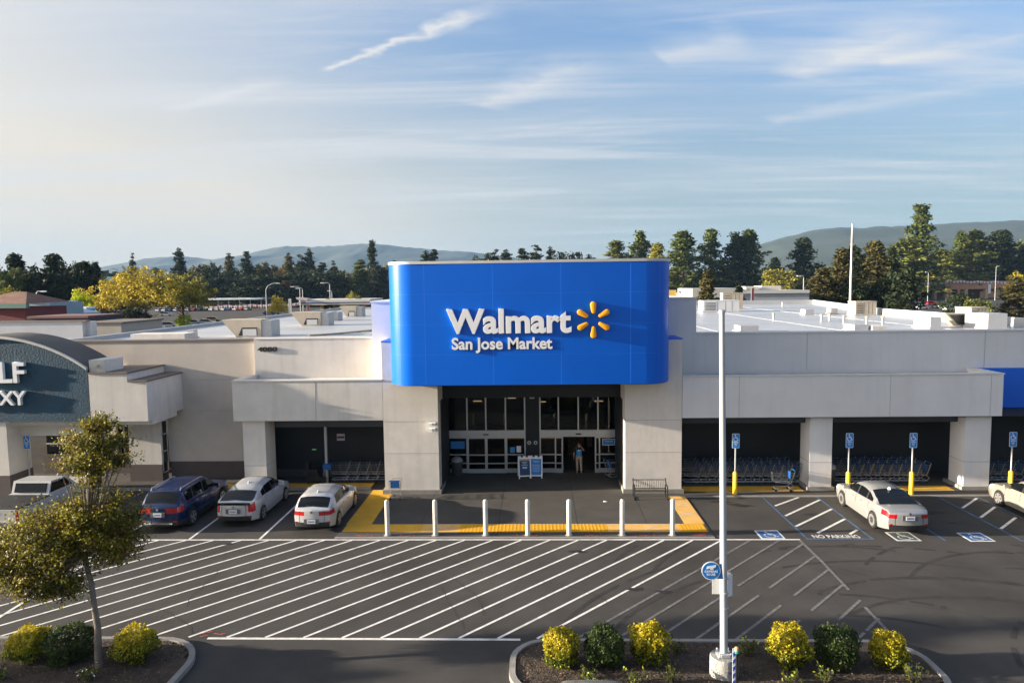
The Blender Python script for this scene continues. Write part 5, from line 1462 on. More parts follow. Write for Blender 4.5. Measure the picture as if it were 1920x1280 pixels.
def far_tree(px, top, wpx, Y, kind, tint, label, group, v=0, zb=0.0):
    x,_,zt = at(px, top, Y)
    h = zt-zb; wm_ = wpx/FPX*Y
    me, tk = PROTO[kind][v % len(PROTO[kind])]
    key = (kind, v % len(PROTO[kind]), tint)
    if key not in _cm:
        c = me.copy(); c.materials.clear(); c.materials.append(_tint[tint]); _cm[key] = c
    nm = {'conifer':'conifer_tree','pine':'pine_tree','tallpine':'pine_tree','round':'broadleaf_tree','airy':'broadleaf_tree'}[kind]
    T = thing(nm, label, 'tree', (x,Y,zb), _rs.uniform(0,6.28), group)
    s_ = wm_/WK[kind]*({'pine':1.5,'conifer':1.5,'tallpine':1.1,'round':1.15,'airy':1.0}[kind]); T.scale = (s_, s_, h)
    c = part('crown', _cm[key], T); t = part('trunk', tk, T)
    return T
G1 = 'trees behind the far left car lot'
G2_ = 'trees behind the far right roofs'
rows = [ # px, top, width, Y, kind, tint, label
 (8,492,70,165,'round','green','grey green bushy tree at the far left edge of the skyline',G1),
 (28,478,58,175,'pine','dark','tall dark pine nearest the left edge of the skyline',G1),
 (62,486,75,172,'round','dark','broad dark tree second from the left in the dark clump',G1),
 (100,478,62,180,'pine','dark','dark pine with a ragged top in the middle of the left clump',G1),
 (135,486,70,176,'round','dark','dark rounded tree right of the ragged pine in the left clump',G1),
 (160,492,50,185,'pine','dark','narrow dark tree at the right end of the left clump',G1),
 (178,492,30,190,'pine','dark','thin open tree with sky behind it between the dark clump and the golden trees',G1),
 (-40,500,80,170,'round','dark','dark tree cut by the left edge',G1),
 (10,530,80,150,'round','olive','low yellow green tree behind the red brown shop',G1),
 (212,496,140,150,'airy','gold','left golden brown spring tree',G1),
 (268,480,180,148,'airy','gold','tallest golden brown spring tree with its trunk showing',G1),
 (338,488,150,155,'airy','olive','yellow olive spring tree at the right of the golden ones',G1),
 (152,540,42,140,'round','lime','small bright lime tree at the left foot of the golden trees',G1),
 (248,572,66,138,'round','dark','dark round bush in the shade under the golden trees',G1),
 (248,475,22,414,'conifer','dark','dark conifer tip rising behind the golden trees',G1),
 (335,463,34,387,'conifer','dark','dark pointed conifer standing above the olive spring tree',G1),
 (372,492,40,405,'round','rust','brownish tree right of the pointed conifer',G1),
 (396,484,44,396,'round','dark','dark round topped tree in the middle row',G1),
 (430,472,30,423,'conifer','rust','thin brown tipped conifer left of the dark spire',G1),
 (461,471,36,387,'conifer','dark','dense dark spire conifer above the white cottage',G1),
 (497,484,52,396,'round','rust','rusty dark tree right of the dense spire',G1),
 (541,472,32,423,'conifer','rust','sparse conifer above the left street lamps',G1),
 (527,490,40,387,'airy','orange','orange tinted tree among the dark conifers',G1),
 (565,478,44,405,'conifer','dark','broad dark conifer left of the twin tips',G1),
 (579,464,30,414,'conifer','dark','tallest conifer of the group above the gas station canopy',G1),
 (603,492,40,405,'conifer','dark','lower dark conifer above the gas station canopy',G1),
 (625,489,28,396,'conifer','dark','slim dark conifer left of the orange tree by the apartments',G1),
 (647,497,44,414,'airy','orange','orange brown tree just left of the apartment roof',G1),
 (675,486,46,369,'conifer','green','full green conifer in front of the apartment building',G1),
 (697,453,36,405,'tallpine','dark','tall ragged pine rising highest left of the blue sign',G1),
 (718,500,32,369,'conifer','dark','dark conifer touching the left side of the blue sign',G1),
 (405,503,90,369,'round','dark','low dark tree behind the left end of the long awning',G1),
 (480,505,100,367,'round','dark','low dark tree behind the white cottage',G1),
 (560,504,100,370,'round','dark','low dark tree behind the left street lamps',G1),
 (620,508,90,370,'round','dark','low dark tree behind the gas station canopy',G1),
 (356,508,80,367,'round','dark','low dark tree filling the gap right of the golden trees',G1),
 (520,543,44,180,'airy','gold','small golden tree beside the curved street lamp',G1),
 (660,536,34,178,'airy','olive','small yellow green tree in front of the apartment windows',G1),
 (616,553,36,170,'round','green','clipped green hedge bush above the left of the gas station canopy',G1),
 (662,553,40,170,'round','green','clipped green hedge bush above the right of the gas station canopy',G1),
 (342,588,28,150,'round','lime','small bright green bush between the far parked cars',G1),
 (740,480,34,386,'round','dark','dark treetop peeking over the left end of the blue sign',G2_),
 (800,468,39,403,'conifer','dark','left of the twin dark conifer tips above the blue sign',G2_),
 (813,467,36,403,'conifer','dark','right of the twin dark conifer tips above the blue sign',G2_),
 (888,478,45,403,'round','dark','small dark treetop above the blue sign',G2_),
 (905,472,51,403,'round','dark','dark crown left of the lime treetop above the sign',G2_),
 (925,484,60,361,'round','lime','lime treetop just over the sign edge',G2_),
 (928,468,39,406,'conifer','dark','narrow dark tip right behind the lime treetop',G2_),
 (948,466,39,403,'conifer','dark','dark conifer tip at the middle of the sign top',G2_),
 (980,465,45,413,'conifer','dark','dark conifer tip above the last letters of the sign',G2_),
 (1006,460,54,403,'conifer','dark','broad dark conifer tip above the spark',G2_),
 (1033,460,30,396,'conifer','dark','slim dark spire above the spark',G2_),
 (1060,468,60,396,'round','dark','rounded treetop right of the slim spire',G2_),
 (1086,478,30,403,'conifer','dark','tiny dark tip right of the rounded treetop',G2_),
 (1106,475,36,403,'conifer','dark','small sparse tip left of the big pines',G2_),
 (1155,452,54,378,'pine','mid','pine nearest the right end of the sign top, leftmost big pine',G2_),
 (1201,434,46,386,'pine','green','tall pine second from the left of the big pines',G2_),
 (1232,458,50,369,'pine','olive','yellow green tree between two tall pines behind the sign end',G2_),
 (1280,434,66,361,'pine','green','wide dense pine just right of the blue sign',G2_),
 (1334,430,50,369,'pine','green','tall pine with a pointed top second right of the blue sign',G2_),
 (1380,437,52,366,'pine','dark','left of the two joined pines over the grey roofs',G2_),
 (1405,433,60,372,'pine','green','right of the two joined pines over the grey roofs',G2_),
 (1453,483,36,403,'pine','dark','small dark pine under the hill start',G2_),
 (1507,447,56,369,'pine','dark','dark pointed pine standing before the hill',G2_),
 (1467,502,66,336,'round','olive','round olive tree above the low grey building',G2_),
 (1528,500,54,403,'round','mid','pale leafy tree between the dark pine and the flagpole',G2_),
 (1326,508,44,110,'pine','rust','small rusty green tree in front of the low grey building',G2_),
 (1386,537,34,112,'pine','dark','small dark tree right of the rusty one by the low building',G2_),
 (1543,503,60,150,'pine','rust','rusty brown conifer left of the flagpole',G2_),
 (1580,468,62,160,'pine','rust','tall rusty conifer just left of the flagpole',G2_),
 (1602,462,50,175,'pine','dark','dark conifer directly behind the flagpole',G2_),
 (1641,454,66,158,'pine','rust','tall rusty conifer right of the flagpole',G2_),
 (1672,465,40,180,'pine','dark','narrow dark tree between the rusty conifer and the giant pine',G2_),
 (1690,500,74,150,'round','dark','dark bushy tree in front of the giant pine',G2_),
 (1705,448,96,361,'pine','mid','broad yellow green tree left of the giant pine',G2_),
 (1728,386,78,378,'tallpine','green','giant ragged pine, the tallest tree on the skyline',G2_),
 (1770,470,56,403,'pine','olive','yellow green tree right of the giant pine',G2_),
 (1803,435,36,394,'pine','green','slim pine left of the shop with bunting',G2_),
 (1829,433,70,383,'pine','mid','pine with a visible bare trunk above the bunting',G2_),
 (1878,433,66,394,'pine','dark','dense dark pine near the right edge',G2_),
 (1908,443,56,403,'round','mid','leafy green tree at the right edge',G2_),
 (1915,492,60,180,'airy','gold','golden tree cut by the right edge',G2_),
 (1905,520,50,150,'pine','rust','rusty tree low at the right edge',G2_),
 (1960,440,80,394,'pine','dark','pine beyond the right edge',G2_),
 (1800,545,60,135,'round','dark','dark bush before the bunting shop',G2_),
 (1838,558,50,130,'round','mid','sunny green bush at the right roof edge',G2_),
 (1680,540,50,140,'round','dark','dark shrub left of the white parked cars',G2_),
 (1640,520,60,152,'round','dark','dark lower tree behind the roof air conditioner',G2_),
 (1595,525,60,150,'round','dark','dark lower tree at the base of the flagpole',G2_),
]
for i,(px,top,wpx,Y,kind,tint,lab,gp) in enumerate(rows):
    far_tree(px,top,wpx,Y,kind,tint,lab,gp,v=i)
# distant wood closing the view between the trunks: one mass nobody could count
rng = np.random.default_rng(77); n = 16000
p = np.stack([rng.uniform(-560,560,n),rng.uniform(440,540,n),np.zeros(n)],1)
hh = np.where(p[:,0]<-20,21,14)+5*np.sin(p[:,0]*.11)*np.sin(p[:,0]*.047+1)+1.5*np.sin(p[:,0]*.5)
p[:,2] = rng.uniform(0,1,n)*hh
v = leaf_quads(p, np.array([[0,-.4,.3]]), np.full(n,5.5), rng, .7, .4)
o = part('distant_wood', quads_mesh('distant_wood', v, [_tint['dark'],_tint['rust'],_tint['green']], rng.integers(0,3,n))); o['kind'] = 'stuff'

# ------------------------------------------------------------------ hills
def ridge(name, pts, Y, depth, m, seed):
    rng = np.random.default_rng(seed); from mathutils import noise as NZ
    xs_ = np.linspace(pts[0][0],pts[-1][0],240); V = []; nr = 16
    top = []
    for px in xs_:
        py = np.interp(px,[a for a,_ in pts],[b_ for _,b_ in pts]); x,_,z = at(px,py,Y); top.append((x,z))
    k_ = len(top)
    for r in range(nr):
        t = r/(nr-1)
        for x,z in top:
            y = Y-depth*(1-t)
            h_ = z*(t**.7)*(1+.30*NZ.noise((x/260.,y/260.,seed))*(1-t)*1.6+.02*NZ.noise((x/40.,y/60.,seed)))
            V.append((x,y,max(-.3,h_+2.5*NZ.noise((x/35.,y/35.,3)))))
    F = [(r*k_+i,r*k_+i+1,(r+1)*k_+i+1,(r+1)*k_+i) for r in range(nr-1) for i in range(k_-1)]
    b_ = len(V); V += [(x,Y+500,-.5) for x,z in top]; F += [((nr-1)*k_+i,(nr-1)*k_+i+1,b_+i+1,b_+i) for i in range(k_-1)]
    mm = MB(); mm.add(V,F); o = mm.build(name, m, smooth=60); return struct(o)
HILL = mat('hill_scrub',(.022,.032,.024),.95,nz=(.012,.35,9))
ridge('hills', [(1330,515),(1400,470),(1430,457),(1480,442),(1530,432),(1560,428),(1640,426),(1720,423),(1760,420),(1800,418),(1860,415),(1925,412),(2050,405),(2300,420)], 2600, 700, HILL, 2)
ridge('hills', [(-200,540),(120,520),(240,492),(290,483),(340,480),(400,486),(450,479),(500,467),(535,461),(580,463),(630,461),(665,457),(700,457),(760,463),(820,469),(880,472),(960,482),(1040,500),(1100,520)], 5200, 1200, HILL, 5)
# ------------------------------------------------------------------ roof equipment
RE = 'equipment on the white store roof'
def hood(px0,px1,py, wall_w, label, h=1.15):
    x0,y,_ = gr(px0,py,6.8); x1,_,_ = gr(px1,py,6.8)
    W_ = x1-x0; T = thing('roof_vent_hood', label, 'vent hood', (x0,y,6.8), group=RE)
    m = MB()
    m.prism([(-.5,h),(W_*.98,h),(W_*.98,0),(W_*.22,0)],(0,1.8),'y')
    B_ = m.build('hood', BEIGE, T, world=False)
    m = MB(); m.prism([(W_*.28,.10),(W_*.40,h*.55),(W_*.86,h*.55),(W_*.86,.10)],(-.012,.0),'y'); m.build('opening', BLK, T, world=False)
    m = MB(); m.box(W_*.42,W_*.84,-.03,-.013,.08,h*.46); m.build('filter_panel', mat('filter_grey',(.5,.5,.5),.6), T, world=False)
    m = MB(); m.box(W_*.98,W_*1.02+.55,.1,1.7,0,h*.95); m.build('duct_box', STEEL, T, world=False)
hood(430,488,632,0,'beige slanted vent hood nearest the front on the left roof')
hood(556,600,611,0,'beige slanted vent hood second back on the left roof')
hood(612,622,602,0,'small grey vent behind the second hood on the left roof',.9)
hood(645,667,594,0,'beige slanted vent hood farthest back on the left roof')
def unit(px0,px1,py,h,d,m_,label,nm='roof_unit',cat='roof unit', slats=True, parent=None):
    x0,y,_ = gr(px0,py,6.81); x1,_,_ = gr(px1,py,6.81)
    T = thing(nm,label,cat,(x0,y,6.81),group=RE); W_ = x1-x0
    m = MB(); m.box(0,W_,0,d,.08,h); m.build('housing', m_, T, world=False)
    m = MB(); m.box(-.08,W_+.08,-.08,d+.08,0,.08); m.build('kerb_base', ROOFW, T, world=False)
    if slats:
        m = MB(); m.box(-.03,W_+.03,-.03,d+.03,h,h+.05); m.build('lid', m_, T, world=False)
        m = MB()
        for i in range(6): m.box(W_*.06,W_*.36,-.02,-.002,.2+i*(h-.3)/6,.26+i*(h-.3)/6)
        m.build('louvre', TRIM, T, world=False)
        m = MB()
        for q in (.4,.62,.8): m.box(W_*q-.012,W_*q+.012,-.006,-.001,.1,h)
        m.build('panel_joint', TRIM, T, world=False)
    return T
unit(1604,1648,591,1.25,1.6,BEIGE,'tan air conditioner with louvred left panel near the flagpole')
unit(1318,1392,585,1.2,2.0,mat('unit_white',(.6,.6,.6),.5,nz=(2,.06)),'long white air handling unit behind the top of the lamp post')
unit(1355,1397,579,1.9,1.2,BEIGE,'beige unit stacked behind the long white one')
unit(1388,1424,623,.42,1.4,ROOFW,'low white skylight kerb right of the lamp post','skylight_box','roof box',False)
unit(1602,1630,622,.45,1.5,ROOFW,'white roof box left of the cream one near the right parapet','skylight_box','roof box',False)
unit(1636,1664,622,.36,1.5,STUCCO,'cream roof box next to the white one','skylight_box','roof box',False)
unit(1510,1528,590,.5,1.2,ROOFW,'small white roof box far back on the left of two','skylight_box','roof box',False)
unit(1558,1572,589,.55,1.0,ROOFW,'small white roof box far back, right of two','skylight_box','roof box',False)
unit(1744,1766,616,.75,2.0,ROOFW,'white stepped roof box by the right parapet','skylight_box','roof box',False)
T = unit(1820,1856,612,1.25,1.8,BEIGE,'beige vent unit with slanted dark grille at the right parapet')
m = MB(); m.prism([(-1.7,.9),(-.05,.9),(-.05,.05),(-.9,.05)],(0,.9),'y'); m.build('slanted_hood', BEIGE, T, world=False)
m = MB(); m.prism([(-1.5,.82),(-.5,.82),(-.3,.15),(-.85,.15)],(-.02,-.002),'y'); m.build('grille', TRIM, T, world=False)
unit(1852,1892,617,1.0,2.4,ROOFW,'white parapet step box at the right end','skylight_box','roof box',False)
unit(352,362,634,.55,.6,STEEL,'small grey roof duct behind the left parapet','skylight_box','roof box',False)
unit(245,340,640,.45,1.5,STUCCO,'long low cream curb behind the left parapet','skylight_box','roof box',False)
for i,(px,py) in enumerate(((1467,575),(1540,603),(1582,606),(1625,608),(1655,608),(1555,601),(1450,600))):
    x,y,_ = gr(px,py,6.81); T = thing('vent_pipe',['short white vent pipe nearest the far parapet','yellow capped vent pipe left of the tan air conditioner','vent pipe below the tan air conditioner, left one','vent pipe below the tan air conditioner, middle one','vent pipe below the tan air conditioner, right one','second yellow capped vent pipe left of the tan air conditioner','lone vent pipe in the middle of the right roof'][i],'pipe',(x,y,6.81),group=RE)
    m = MB(); m.lathe([(.09,0),(.09,.5)],10); m.build('pipe', STEEL, T, world=False)
    m = MB(); m.lathe([(.13,.5),(.13,.58),(0,.62)],10); m.build('cap', mat('cap_yellow',(.5,.4,.15),.6) if i else ROOFW, T, world=False)

# ------------------------------------------------------------------ far buildings (placed on the plane of each facade)
def rect(m, px0,px1,py0,py1,Y,d=6.0,mi=0, ground=False):
    x0,_,z1 = at(px0,py0,Y); x1,_,z0 = at(px1,py1,Y)
    if ground: z0 = 0
    m.box(x0,x1,Y,Y+d,z0,z1,mi)
    return x0,x1,z0,z1
WIN = mat('far_window',(.03,.035,.04),.15)
# red brown shop with hipped tile roof
x0,_,_ = at(-60,575,88); x1,_,zt = at(47,576,88)
T = thing('red_shop','dark red shop with a brown tiled roof and green fascia at the left edge','shop',((x0+x1)/2,92,0))
m = MB(); m.box(x0,x1,88,96,0,zt); m.build('wall', mat('red_wall',(.16,.03,.03),.8,nz=(.5,.1)), T)
m = MB(); m.box(x0-.3,x1+.6,87.4,88,zt-.1,zt+.5); m.build('fascia', mat('green_fascia',(.10,.20,.17),.7), T)
m = MB(); z = zt+.5; xe = at(14,557,92)
m.add([(x0-.3,87.4,z),(x1+.6,87.4,z),(x1+.6,96.6,z),(x0-.3,96.6,z),(x0+3,92,z+1.5),(x1-2.6,92,z+1.5)],[(0,1,5,4),(1,2,5),(2,3,4,5),(3,0,4)])
m.build('roof', mat('clay_tile',(.16,.075,.05),.85,nz=(1.2,.35),bump=(6,1.0)), T)
m = MB(); m.box(x1-6.5,x1-5,87.9,87.99,zt-1.6,zt-1.2); m.build('wall_light', WHITE, T)
T = thing('blue_grey_shed','pale blue grey flat roofed shed right of the red shop','shed',(at(72,600,105)[0],105,0))
m = MB(); rect(m,50,95,568,600,105,8,ground=True); m.build('wall', mat('shed_wall',(.30,.38,.43),.7,nz=(.5,.1)), T)
m = MB(); rect(m,47,80,566,568,104.8,8.4); m.build('roof_edge', mat('shed_edge',(.42,.55,.62),.6), T)
m = MB(); rect(m,58,80,583,587,104.9,.05); m.build('window_band', mat('band_olive',(.25,.27,.16),.7), T)
T = thing('tin_roof_annex','light blue sloping roof annex right of the grey shed','shed',(at(105,600,112)[0],112,0))
x0,_,z0 = at(95,581,112); x1,_,z1 = at(132,588,112)
m = MB(); m.prism([(x0,0),(x1,0),(x1,z1),(x0,z0)],(112,120),'y'); m.build('wall', mat('annex_blue',(.33,.42,.52),.6), T)
T = thing('truck_trailer','white and bright blue box trailer parked beyond the left roofs','trailer',(at(140,590,125)[0],125,0))
m = MB(); rect(m,124,162,576,579,125,2.5); m.build('top_panel', WHITE, T)
m = MB(); rect(m,124.5,162,579,584,125.01,2.4); m.build('side_panel', mat('trailer_blue',(.03,.30,.65),.5), T)
m = MB(); rect(m,126,160,584,589,125.2,2.0); m.build('chassis', TRIM, T)
for px in (132,152):
    m = MB(); x,_,_ = at(px,590,125); z = at(px,588,125)[2]; m.tube([(x,125.0,z),(x,125.2,z)],.5,12); m.build('wheel', RUB, T)
T = thing('brown_building','long low brown building behind the left roofs','building',(at(120,580,150)[0],150,0))
m = MB(); rect(m,88,158,568,585,150,8,ground=True); m.build('wall', mat('brown_wall',(.085,.055,.045),.8,nz=(.3,.2)), T)
m = MB(); rect(m,60,160,566.5,568,149.8,8.4); m.build('roof', mat('brown_roof',(.15,.10,.085),.8), T)
T = thing('dark_low_building','low dark building with a maroon roof edge behind the white parapet','building',(at(110,600,75)[0],75,0))
m = MB(); rect(m,50,171,596,615,75,6,ground=True); m.build('wall', mat('dark_wall',(.035,.035,.045),.8), T)
m = MB(); rect(m,50,165,593,596,74.8,6.4); m.build('roof_edge', mat('maroon',(.15,.06,.055),.7), T)
T = thing('beige_wall_building','plain beige block behind the corner of the white parapet','building',(at(190,620,62)[0],62,0))
m = MB(); rect(m,146,228,606,625,62,7,ground=True); m.build('wall', mat('beige_wall',(.40,.36,.31),.85,nz=(.4,.1)), T)
m = MB(); rect(m,145,229,604.5,606,61.9,7.2); m.build('roof_edge', BROWNC, T)
# long awning over the car lot, car rows
T = thing('car_lot_awning','long white awning roof over the rows of cars left of the gas station','awning',(at(420,570,352)[0],352,0))
m = MB(); x0,_,z1 = at(322,560,352); x1,_,z1b = at(492,559,352)
m.prism([(x0,z1-.9),(x1,z1-.9),(x1,z1),(x0,z1)],(352,364),'y'); m.build('roof', mat('awning_white',(.72,.75,.78),.6,nz=(.2,.15)), T)
for px in np.linspace(326,488,9):
    m = MB(); x,_,_ = at(px,560,352); m.tube([(x,353,0),(x,353,z1-.9)],.12,6); m.build('post', STEEL, T)
T = thing('white_cottage','small white cottage in the shade under the dark spire tree','house',(at(457,545,385)[0],385,0))
m = MB(); rect(m,446,467,541,552,385,9,ground=True); m.build('wall', WHITE, T)
x0,_,z0 = at(444,541,385); x1,_,_ = at(469,541,385); m = MB(); m.prism([(x0,z0),(x1,z0),((x0+x1)/2,z0+1.2)],(384.4,394.6),'y'); m.build('roof', BROWNC, T)
m = MB(); rect(m,452,457,545,549,384.9,.04); m.build('window', WIN, T)
# gas station
Yg = 165
T = thing('gas_station','white canopy of a gas station with a blue stripe and square columns','gas station',(at(625,570,Yg)[0],Yg,0))
m = MB(); xs0,_,zc = at(556,563,Yg); xs1,_,zc2 = at(694,561,Yg)
rect(m,560,694,562,565.5,Yg,14); m.build('canopy', mat('canopy_white',(.66,.62,.58),.5), T)
m = MB(); rect(m,560,694,565.5,567,Yg+.02,13.9); m.build('canopy_stripe', mat('stripe_blue',(.08,.10,.30),.5), T)
m = MB(); rect(m,562,694,567,570.5,Yg+.1,13.7); m.build('canopy_underside', mat('canopy_cream',(.62,.55,.42),.6), T)
x0,_,z0 = at(554,557.5,Yg-.5); x1,_,z1 = at(576,564,Yg-.5); m = MB(); m.prism([(x0,z0),(x0+.3,z0-.5),(x1,z1),(x1,z1+.5)],(Yg-.5,Yg+3),'y'); m.build('canopy_wing', mat('wing_pale',(.62,.50,.46),.5), T)
for px in (596,620,636,678):
    m = MB(); x,_,z = at(px,569,Yg); m.box(x-.45,x+.45,Yg+3,Yg+3.9,0,z); m.build('column', mat('col_cream',(.45,.36,.22),.7), T)
for px in (606,648,662):
    m = MB(); x,_,_ = at(px,575,Yg); m.box(x-.5,x+.5,Yg+4,Yg+5,0,2.0); m.build('fuel_pump', mat('pump',(.10,.11,.09),.6), T)
# apartment house
T = thing('apartment_house','two storey apartment house with a brown roof half hidden by conifers','house',(at(685,545,400)[0],400,0))
m = MB(); rect(m,632,735,532,560,400,17,ground=True); m.build('wall', mat('apt_wall',(.26,.22,.19),.8,nz=(.3,.1)), T)
x0,_,z0 = at(630,533,400); x1,_,_ = at(737,533,400); zt = at(680,519,400)[2]
m = MB(); m.prism([(398,z0),(408,zt),(418,z0)],(x0,x1),'x'); m.build('roof', mat('apt_roof',(.085,.055,.045),.85,nz=(.5,.3)), T)
for px in (640,652,690,702,715):
    f = MB(); rect(f,px,px+6,538,547,399.9,.04); f.build('window', WIN, T)
# right side
T = thing('yellow_box_truck','yellow and white box truck beyond the right shoulder of the sign','truck',(at(1262,550,150)[0],150,0))
m = MB(); rect(m,1254,1268,544,556,150,3); m.build('box', mat('truck_yellow',(.50,.33,.08),.6), T)
m = MB(); rect(m,1268,1296,549,556,150.2,2.5); m.build('bed', WHITE, T)
m = MB(); rect(m,1254,1296,556,560,150.3,2.0); m.build('chassis', TRIM, T)
T = thing('low_grey_building','low pale grey commercial building with white roof boxes behind the store roof','building',(at(1400,550,140)[0],140,0))
m = MB(); rect(m,1298,1385,541,572,140,14,ground=True); m.build('wall', mat('low_cream',(.48,.46,.42),.7,nz=(.2,.1)), T)
m = MB(); rect(m,1385,1517,549,572,140.2,13,ground=True); m.build('side_wall', mat('low_grey',(.30,.32,.34),.7,nz=(.2,.1)), T)
m = MB(); rect(m,1383,1518,545,549,139.9,14); m.build('parapet', mat('low_parapet',(.55,.54,.51),.7), T)
m = MB(); rect(m,1398,1422,537,545,141,5); rect(m,1428,1464,536,545,142,5); m.build('roof_box', mat('low_box',(.60,.57,.52),.7), T)
m = MB(); rect(m,1400,1416,540,544,140.8,.1); m.build('box_panel', mat('low_panel',(.40,.38,.36),.7), T)
T = thing('brick_dealership','orange brick single storey showroom with glazed bays under strings of bunting','showroom',(at(1800,550,370)[0],370,0))
BRK = mat('showroom_brick',(.50,.28,.16),.85,nz=(.5,.15))
m = MB(); rect(m,1690,1895,531,541,370,22); m.build('upper_wall', BRK, T)
m = MB(); rect(m,1690,1895,528.5,531,369.6,22.8); m.build('roof_edge', mat('show_edge',(.22,.17,.14),.7), T)
m = MB(); rect(m,1692,1893,541,561,376,14,ground=True); m.build('back_wall', mat('show_back',(.20,.12,.08),.8), T)
for px in (1704,1712,1724,1738,1754,1775,1812,1850,1872,1890):
    m = MB(); rect(m,px-2.2,px+2.2,541,561,370.3,2.2,ground=True); m.build('pier', mat('show_pier',(.58,.40,.25),.8), T)
m = MB(); rect(m,1757,1772,531,539,369.8,.2); m.build('dark_sign', BLK, T)
for q_ in ((1778,1808),(1730,1752)):
    m = MB(); rect(m,*q_,544,558,375.9,.05); m.build('shop_window', WIN, T)
m = MB(); rect(m,1838,1872,546,558,372,.3); m.build('tan_panel', mat('show_tan',(.52,.36,.22),.8), T)
# bunting strings and banners
BW = mat('bunting_white',(.72,.68,.66),.6); BR = mat('bunting_red',(.50,.12,.12),.6)
def bunting(px0,px1,py0,py1,Y,n,label):
    T = thing('bunting',label,'bunting',(0,0,0)); a = at(px0,py0,Y); b_ = at(px1,py1,Y); T.location = a
    for nm,m_,par in (('white_flags',BW,0),('red_flags',BR,1)):
        m = MB()
        for i in range(n):
            if i%3 == 0 and not par or i%3 and par: continue
            t = i/(n-1); sag = 1.0*math.sin(PI*((t*4)%1))*.45
            x = a[0]+(b_[0]-a[0])*t; z = a[2]+(b_[2]-a[2])*t-sag
            m.prism([(x,z),(x+.7,z),(x+.35,z-1.3)],(Y,Y+.03),'y')
        m.build(nm,m_,T)
    m = MB(); pts = []
    for i in range(41):
        t = i/40; pts.append((a[0]+(b_[0]-a[0])*t,Y,a[2]+(b_[2]-a[2])*t-math.sin(PI*((t*4)%1))*.45))
    m.tube(pts,.03,4); m.build('cord',BW,T)
bunting(1772,1897,525,527,362,60,'string of white and red pennants in front of the brick showroom')
bunting(1660,1775,533,527,358,36,'string of red pennants between the dark trees left of the showroom')
bunting(380,560,573,567,280,60,'string of white and red pennants over the cars left of the gas station')
def banner(px,py0,py1,Y,label,c_):
    x,_,z1 = at(px,py0,Y); _,_,z0 = at(px,py1,Y)
    T = thing('flag_banner',label,'banner',(x,Y,0))
    m = MB(); m.tube([(0,0,0),(0,0,z1)],.05,6); m.build('pole', STEEL, T, world=False)
    m = MB(); m.box(.05,.75*Y/200,-.02,.02,z0,z1); m.build('flag', c_, T, world=False)
banner(1778,534,558,358,'red and white feather flag at the left end of the bunting string',BR)
banner(1796,533,547,357,'red feather flag under the bunting left of the tall lamp',BR)
banner(1853,533,550,357,'pale feather flag under the bunting right of the middle',BW)
banner(1889,527,556,359,'red feather flag at the right end of the bunting string',BR)
banner(1409,540,568,120,'red and white feather flag at the low grey building',BR)
banner(541,560,590,170,'pink white feather flag left of the gas station canopy',BW)
banner(575,560,590,168,'red feather flag in front of the gas station wing',BR)
# street lamps
def lamp(px,py0,py1,Y,label,arm=1.6,dir_=1,hook=False):
    x,_,z1 = at(px,py0,Y); z0 = 0
    T = thing('street_lamp',label,'street lamp',(x,Y,0),group='street lamps in the distance')
    m = MB(); pts = [(0,0,0),(0,0,z1*.86)]
    if hook: pts += [(dir_*.5,0,z1*.94),(dir_*1.6,0,z1*.99),(dir_*2.6,0,z1)]
    else: pts += [(0,0,z1*.97),(dir_*arm*.3,0,z1),(dir_*arm,0,z1)]
    m.tube(pts,[.13]+[.085]*(len(pts)-1),8); m.build('pole', POLEW, T, world=False)
    m = MB(); m.box(min(pts[-1][0],pts[-1][0]+dir_*.9),max(pts[-1][0],pts[-1][0]+dir_*.9),-.18,.18,z1-.15,z1+.08); m.build('lamp_head', mat('lamp_head',(.6,.6,.58),.5), T, world=False)
lamp(68,546,566,120,'street lamp with one arm before the dark left clump of trees',.9)
lamp(498,531,560,170,'curved street lamp left of the golden small tree',1,1,True)
lamp(562,537,570,165,'street lamp with its arm to the left above the gas station wing',1.3,-1)
lamp(567,540,570,172,'second street lamp close behind the one above the gas station wing',.8,-1)
lamp(618,530,562,172,'street lamp with arm to the left above the gas station canopy',1.4,-1)
lamp(622,545,562,185,'thin street lamp right behind the one above the canopy',.3,-1)
lamp(1507,517,546,160,'street lamp with short arm left of the rusty conifer',.6,-1)
lamp(1741,510,560,330,'street lamp before the giant pine',.5,-1)
lamp(1868,499,560,335,'tall street lamp in front of the bunting',.7,1)
lamp(1873,512,560,385,'shorter street lamp behind the tall one by the bunting',.4,1)
x,_,z = at(1598,421,130)
T = thing('flagpole','tall white bare flagpole rising from behind the right roof','flagpole',(x,130,0))
m = MB(); m.lathe([(.24,0),(.20,8),(.11,z)],12); m.build('pole', mat('flagpole_white',(.66,.65,.63),.4), T, world=False)
m = MB(); m.lathe([(0,z-.05),(.16,z+.08),(.16,z+.16),(0,z+.28)],10); m.build('finial', STEEL, T, world=False)
m = MB(); m.box(.12,.30,-.02,.02,z-3.4,z-2.3); m.build('furled_flag', BR, T, world=False)
